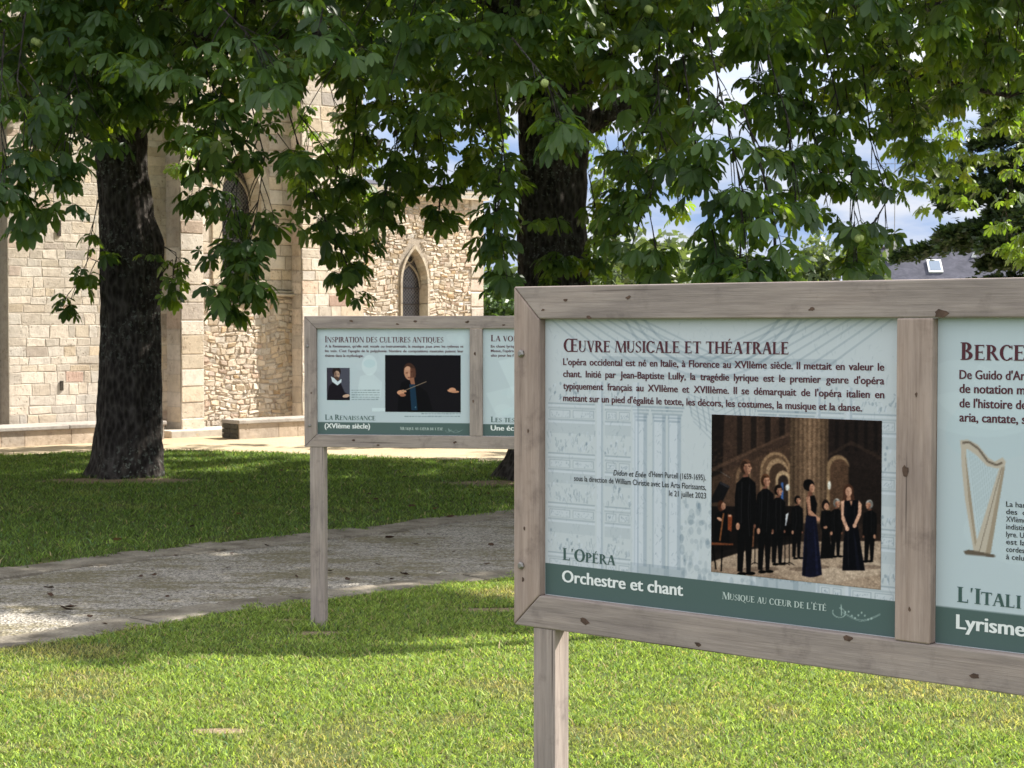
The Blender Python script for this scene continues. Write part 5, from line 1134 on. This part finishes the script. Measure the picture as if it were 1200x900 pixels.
chestnut('chestnut tree in the middle whose dark trunk rises behind the two boards', .45, 18.9, 8,
    [(-.1, -.05, .66), (0, -.05, .60), (.2, -.02, .50), (.5, 0, .44), (1.0, 0, .42), (1.6, 0, .41), (2.2, 0, .40), (2.8, -.02, .375), (3.4, 0, .37), (4.0, .02, .40), (4.6, -.02, .46), (5.4, 0, .38)],
    6.95, 1.4, 18.35, 13.5, [([(.5, 18.8, 4.9), (1.5, 18.0, 5.9), (3.0, 16.8, 6.1), (4.8, 16.0, 5.6)], .15, .04), ([(.4, 18.8, 4.6), (-.8, 17.6, 5.5), (-2.0, 16.2, 5.4)], .13, .03), ([(.5, 18.7, 4.7), (.9, 17.0, 5.5), (1.6, 14.6, 5.4)], .12, .03)],
    [(bough((690, -30, 15.5), (720, 50, 15.4), (730, 90, 15.4)), 10), (bough((760, -40, 14.5), (775, 50, 14.4), (765, 120, 14.4)), 14), (bough((820, -40, 15), (810, 60, 15), (790, 140, 15)), 13), (bough((850, -50, 13.8), (880, 40, 13.7), (895, 120, 13.7)), 14), (bough((930, -40, 14.5), (925, 50, 14.5), (940, 130, 14.5)), 13), (bough((985, -50, 15.5), (975, 40, 15.5), (990, 120, 15.5)), 13), (bough((1040, -40, 16), (1030, 50, 16), (1045, 110, 16)), 12), (bough((740, 20, 17.5), (760, 100, 17.5), (790, 165, 17.5)), 11), (bough((1110, -50, 16), (1100, 30, 16), (1120, 110, 16)), 11), (bough((1170, -50, 15.5), (1165, 30, 15.5), (1150, 90, 15.5)), 11), (SHADE_BOUGHS[0], 46), (SHADE_BOUGHS[1], 30), (SHADE_BOUGHS[2], 26), (bough((575, 90, 14.5), (590, 180, 14.5), (580, 260, 14.5), (592, 320, 14.5)), 13), (bough((600, 60, 12.0), (640, 110, 11.9), (655, 150, 11.9)), 9), (bough((560, 160, 15.5), (590, 220, 15.4), (575, 300, 15.4)), 8),
     (bough((690, 220, 18.2), (700, 270, 18.2), (696, 310, 18.2)), 6), (bough((640, 240, 17.9), (660, 290, 17.9), (650, 312, 17.9)), 6),
     (bough((770, 90, 13.5), (775, 180, 13.4), (760, 260, 13.3), (772, 320, 13.3)), 14), (bough((830, 60, 12.6), (850, 150, 12.5), (870, 240, 12.5), (868, 318, 12.5)), 16), (bough((800, 80, 13), (815, 180, 13), (830, 270, 13), (845, 322, 13)), 14), (bough((870, 140, 12.6), (895, 220, 12.6), (910, 285, 12.6), (905, 318, 12.6)), 11),
     (bough((900, 80, 13.2), (925, 160, 13.2), (932, 250, 13.2)), 9), (bough((455, 100, 16), (465, 180, 16), (450, 250, 16)), 9), (bough((500, 100, 16.5), (520, 190, 16.5), (515, 255, 16.5)), 9), (bough((420, 90, 17), (415, 190, 17), (400, 240, 17)), 7),
     (bough((740, 100, 25.2), (755, 160, 25.3), (748, 240, 25.3)), 13), (bough((785, 120, 25.2), (800, 190, 25.3), (795, 250, 25.3)), 12), (bough((700, 130, 25.2), (712, 190, 25.3), (704, 240, 25.3)), 9), (bough((600, 100, 25.3), (580, 160, 25.3), (588, 230, 25.3)), 8), (bough((720, 130, 14), (735, 210, 14), (722, 250, 14)), 8), (bough((965, 60, 14.5), (985, 150, 14.4), (1000, 240, 14.4), (1003, 312, 14.4)), 15), (bough((955, 80, 14.5), (950, 160, 14.5), (960, 215, 14.5)), 8), (bough((1010, 80, 15), (1020, 180, 15), (1040, 250, 15), (1015, 290, 15)), 11)], 2300, bot2, 70, lobes=(((6.45, 12.95, 8.1), (7.0, 12.35, 8.0), (.62, .62, .35), 95), ((6.3, 12.55, 8.0), (5.15, 11.5, 7.9), (.22, .22, .25), 60)))
chestnut('chestnut tree mostly outside the right edge, seen by its sunlit yellow green branches', 8.6, 20.0, 14,
    [(-.1, 0, .55), (0, 0, .5), (.3, 0, .42), (1.5, 0, .38), (3.2, 0, .36), (5.4, 0, .3)],
    4.8, 8.6, 20.1, 12.5, [([(8.6, 20.0, 4.6), (6.6, 18.4, 5.25), (5.0, 17.2, 4.95), (3.6, 16.7, 4.75), (2.4, 16.2, 4.85)], .12, .03), ([(8.6, 20.0, 4.2), (7.2, 18.0, 4.8), (6.0, 16.6, 5.0)], .10, .03)],
    [(bough((1050, 60, 16), (1065, 120, 16), (1075, 185, 16)), 8), (bough((1195, 120, 24.7), (1190, 200, 24.8), (1178, 260, 24.8), (1190, 305, 24.8)), 9), (bough((1225, 150, 23), (1212, 230, 23), (1200, 310, 23)), 8)] + [(bough((1010 + 32 * k, 20 + 25 * (k % 3), 24.3 + .3 * (k % 4)), (1025 + 32 * k, 60 + 20 * (k % 3), 24.4 + .3 * (k % 4)), (1016 + 32 * k, 105 + 22 * (k * 5 % 4), 24.4 + .3 * (k % 4))), 15) for k in range(7)], 900, bot3, 30)

# ------------------------------------------------------------------ distance: bushes, conifer, house
M_FAR = leafmat('distant_leaf', .35, (1.7, 1.7, .7))
def bushy(name, label, cat, X, Y, h, R, z0, n, ls, c0, c1, seed, group=None):
    rnd = random.Random(seed); rs = np.random.RandomState(seed); root = thing(name, label, cat, (X, Y, 0), 0, group)
    lobes = [(rnd.uniform(-.65, .65) * R, rnd.uniform(-.65, .65) * R, z0 + (h - z0) * rnd.uniform(.25, .80), R * rnd.uniform(.30, .52)) for _ in range(14)] + [(0, 0, z0 + (h - z0) * .62, R * .55)]
    tk = MB(); tk.tube([(0, 0, -.1), (.05, 0, h * .3), (0, .05, h * .6)], [h * .035, h * .028, h * .015], 8)
    for lx, ly, lz, lr in lobes[:8]: tk.tube([(0, 0, h * .25), (lx * .5, ly * .5, (h * .3 + lz) / 2), (lx, ly, lz)], [h * .018, h * .012, h * .005], 5)
    tk.build('trunk', M_BARK, root)
    q = np.array(lobes)[rs.randint(0, len(lobes), n)]; d = nrm(rs.normal(0, 1, (n, 3))); rad = q[:, 3:4] * (rs.rand(n, 1) ** .35) * rs.uniform(.8, 1.2, (n, 1))
    P = q[:, :3] + d * rad; P = P[P[:, 2] > z0 * .8]; n = len(P)
    a = nrm(rs.normal(0, 1, (n, 3))); b = nrm(np.cross(a, rs.normal(0, 1, (n, 3)))); s_ = ls * rs.uniform(.5, 1.3, (n, 1))
    V = np.stack([P - a * s_, P + b * s_ * .5, P + a * s_, P - b * s_ * .5], 1).reshape(-1, 3)
    c = np.array(c0) + (np.array(c1) - np.array(c0)) * rs.rand(n, 1); C = np.ones((n, 4, 4)); C[:, :, :3] = c[:, None]
    np_mesh('crown', V, np.arange(n * 4), np.full(n, 4), M_FAR, root, C.reshape(-1, 4)); return root
G1, G2 = (.055, .085, .035), (.14, .18, .075)
TG = 'trees far behind the boards'
for i, (px, z, h, R, lab) in enumerate([(705, 62, 4.6, 3.4, 'distant light green tree just right of the middle trunk'), (752, 70, 5.6, 3.6, 'distant rounded tree left of the hanging branches above the nearest board'), (815, 74, 5.5, 3.2, 'distant grey green tree showing through the hanging chestnut leaves'),
        (890, 78, 4.7, 3.2, 'low distant tree above the top rail of the nearest board'), (942, 82, 4.3, 2.0, 'small yellow green bush left of the tall tree by the slate house'), (990, 80, 6.4, 2.6, 'taller distant tree beside the gable of the slate house')]):
    X = (px - 600) / F * z; k = .8 + .4 * ((i * 37) % 10) / 10
    bushy('distant_tree', lab, 'tree', X, z, h, R, .4, 5200, .20, tuple(c * k for c in G1), tuple(c * k for c in G2), 40 + i, TG)
bushy('garden_shrub', 'dense dark green shrub behind the corner of the church', 'shrub', (588 - 600) / F * 36, 36.5, 3.1, 1.6, .0, 9000, .09, (.03, .06, .02), (.075, .13, .04), 61)
bushy('distant_tree', 'wide distant tree hidden low behind the middle trunk', 'tree', 1.2, 58, 4.2, 3.0, .3, 5000, .2, G1, G2, 77, TG)

# conifer with flat layered boughs
def conifer(X, Y, seed):
    rnd = random.Random(seed); rs = np.random.RandomState(seed)
    root = thing('conifer_tree', 'dark conifer with flat layered boughs in front of the slate roof', 'tree', (X, Y, 0)); tk = MB(); Ps, Ds = [], []
    tk.tube([(0, 0, -.1), (0, 0, 5), (.1, 0, 10.5)], [.5, .35, .06], 10)
    for k in range(44):
        z = 3.0 + 7.2 * (k / 43) ** .95; a = k * 2.39 + rnd.uniform(-.3, .3); Lb = (6.0 * (1 - (z - 3.0) / 8.6) ** .75) * rnd.uniform(.74, 1.14) * (.58 if z < 4.25 else 1)
        d = Vector((math.cos(a), math.sin(a), 0)); sd = Vector((-d.y, d.x, 0)); rise = rnd.uniform(.02, .18)
        pts = [Vector((0, 0, z)) + d * Lb * t_ + Vector((0, 0, Lb * (rise * t_ - .16 * t_ * t_))) for t_ in np.linspace(0, 1, 6)]; tk.tube(pts, [.10 * (1 - .85 * i / 5) for i in range(6)], 5)
        for j in range(int(620 * Lb / 4)):
            t_ = .22 + .78 * rnd.random() ** .8; w_ = Lb * .26 * math.sin(math.pi * min(1, t_ * .85 + .12)) + .1
            u = rnd.uniform(-1, 1); p = Vector((0, 0, z)) + d * Lb * t_ + sd * w_ * u + Vector((0, 0, Lb * (rise * t_ - .16 * t_ * t_) + rnd.gauss(.05, .09) - .16 * u * u))
            if math.sin(p.x * 5 + k) * math.sin(p.y * 5 - k) < -.45: continue
            Ps.append(tuple(p)); Ds.append(tuple((d * .8 + sd * u * .9 + Vector((rnd.gauss(0, .3), rnd.gauss(0, .3), rnd.uniform(-.15, .5)))).normalized()))
    tk.build('trunk', M_BARK, root)
    P = np.array(Ps); D = np.array(Ds); parts = []
    for q in range(3):
        n = len(P); A = nrm(D + rs.normal(0, .35, (n, 3))); B = nrm(np.cross(A, np.array([0, 0, 1.0]) + rs.normal(0, .5, (n, 3)))); s_ = rs.uniform(.16, .36, (n, 1)); Q = P + rs.normal(0, .06, (n, 3))
        V = np.stack([Q, Q + A * s_ * .5 + B * s_ * .28, Q + A * s_, Q + A * s_ * .5 - B * s_ * .28], 1).reshape(-1, 3)
        c = np.array([.018, .034, .014]) + np.array([.032, .046, .018]) * rs.rand(n, 1); C = np.ones((n, 4, 4)); C[:, :, :3] = c[:, None]
        parts.append((V, np.arange(n * 4), np.full(n, 4), C.reshape(-1, 4)))
    V, f, s_, C = merge(parts); np_mesh('crown', V, f, s_, M_FAR, root, C)
conifer((1226 - 600) / F * 58, 58, 7)

# slate roofed house
M_REND = flat('pale_render', (.58, .55, .50), .85, .2); M_FRAME = flat('white_frame', (.75, .75, .75), .5); t = NT('window_glass'); M_GLASS = t.base((.16, .20, .26), .08, .6)
hz = 98.0; hx = (1038 - 600) / F * hz
ho = thing('slate_house', 'distant house with a grey slate roof, skylight and white chimney', 'house', (hx, hz, 0), math.radians(-4))
m = MB(); m.box(.3, 15.7, .3, 8.7, -.1, 2.6); m.prism_xz([(.35, 2.6), (15.65, 2.6)] + [(15.65, 2.61), (.35, 2.61)], .4, 8.6); m.build('wall', M_REND, ho)
ez, rz_ = 2.6, 6.35
m = MB(); m.add([(-.6, 0, ez), (16.4, 0, ez), (16.0, 4.5, rz_), (.35, 4.5, rz_), (16.4, 9, ez), (-.6, 9, ez)], [(0, 1, 2, 3), (3, 2, 4, 5), (0, 3, 5), (1, 4, 2)]); rf = m.build('roof', M_SLATE, ho)
m = MB(); m.tube([(.3, 4.5, rz_ + .02), (16.05, 4.5, rz_ + .02)], [.10, .10], 6); m.build('ridge', flat('ridge_tile', (.07, .06, .07), .8), rf)
def onroof(x, y): return ez + (rz_ - ez) * y / 4.5
m = MB(); m.box(.55, 1.25, 3.4, 4.1, 5.0, 6.45); m.box(.47, 1.33, 3.32, 4.18, 6.45, 6.6); m.build('chimney', M_REND, rf)
m = MB(); y0, y1_ = 2.6, 3.5
for xx, ww in ((2.85, .82),):
    z0, z1 = onroof(0, y0), onroof(0, y1_); sl_ = (rz_ - ez) / 4.5; m.add([(xx, y0, z0 + .02), (xx + ww, y0, z0 + .02), (xx + ww, y1_, z1 + .02), (xx, y1_, z1 + .02), (xx, y0 - .06, z0 + .10), (xx + ww, y0 - .06, z0 + .10), (xx + ww, y1_ - .06, z1 + .10), (xx, y1_ - .06, z1 + .10)], [(4, 5, 6, 7), (0, 1, 5, 4), (1, 2, 6, 5), (2, 3, 7, 6), (3, 0, 4, 7)])
    sk_ = m.build('skylight', M_FRAME, ho); g = MB(); g.add([(xx + .09, y0 + .02, z0 + .19), (xx + ww - .09, y0 + .02, z0 + .19), (xx + ww - .09, y1_ - .16, z1 + .04), (xx + .09, y1_ - .16, z1 + .04)], [(0, 1, 2, 3)])
    g.build('pane', M_GLASS, sk_)
m = MB()
for xx in (2.3, 5.5): m.add([(xx, 3.75, onroof(0, 3.75) + .01), (xx + .35, 3.75, onroof(0, 3.75) + .01), (xx + .175, 3.7, onroof(0, 3.7) + .32), (xx + .175, 4.1, onroof(0, 4.1) + .02)], [(0, 1, 2), (1, 3, 2), (0, 2, 3)])
m.build('roof_vent', M_FRAME, ho)
m = MB(); ax = 1.0; m.tube([(ax, 3.7, 6.5), (ax, 3.7, 11.6)], [.025, .02], 5)
m.tube([(ax - 1.5, 3.7, 11.3), (ax + .5, 3.7, 11.3)], [.02, .02], 4)
for q in np.linspace(-1.4, .4, 7): m.tube([(ax + q, 3.45, 11.3), (ax + q, 3.95, 11.3)], [.012, .012], 4)
m.build('aerial', M_ZINC, ho)

# fallen leaves on path and lawn
M_DEAD = flat('dead_leaf', (.055, .03, .018), .8, .2); M_DEAD2 = flat('dry_leaf', (.24, .13, .06), .8, .2)
rnd = random.Random(99); srcs = []
for q in range(4):
    m = MB(); n = 7; P = [(.035 * math.cos(a) * (1 + rnd.uniform(-.3, .3)), .022 * math.sin(a) * (1 + rnd.uniform(-.3, .3)), rnd.uniform(.002, .022)) for a in np.linspace(0, 6.28, n, endpoint=False)]
    m.add(P + [(0, 0, .004)], [(i, (i + 1) % n, n) for i in range(n)]); o = m.build('fallen_leaf', M_DEAD if q < 3 else M_DEAD2); srcs.append(o.data); bpy.data.objects.remove(o)
for k in range(64):
    x = rnd.uniform(-3.6, .3); on = k < 40
    y = rnd.uniform(float(lo_y(x)) + .1, float(up_y(x)) - .05) if on else rnd.uniform(float(up_y(x)) + .2, 20)
    if abs(x) > y * .31: continue
    o = bpy.data.objects.new('fallen_leaf', srcs[rnd.choice((0, 1, 2, 3))] if not on else srcs[rnd.choice((0, 1, 2, 1))]); COL.objects.link(o); o.location = (x, y, .004 if on else .02); o.rotation_euler = (rnd.uniform(-.3, .3), 0, rnd.uniform(0, 6.28)); sc_ = rnd.uniform(.6, 1.3); o.scale = (sc_,) * 3
    tag(o, 'dry brown fallen leaf lying on the gravel path' if on else 'dry brown fallen leaf lying in the shaded lawn', 'leaf', 'fallen leaves on the path' if on else 'fallen leaves on the lawn')
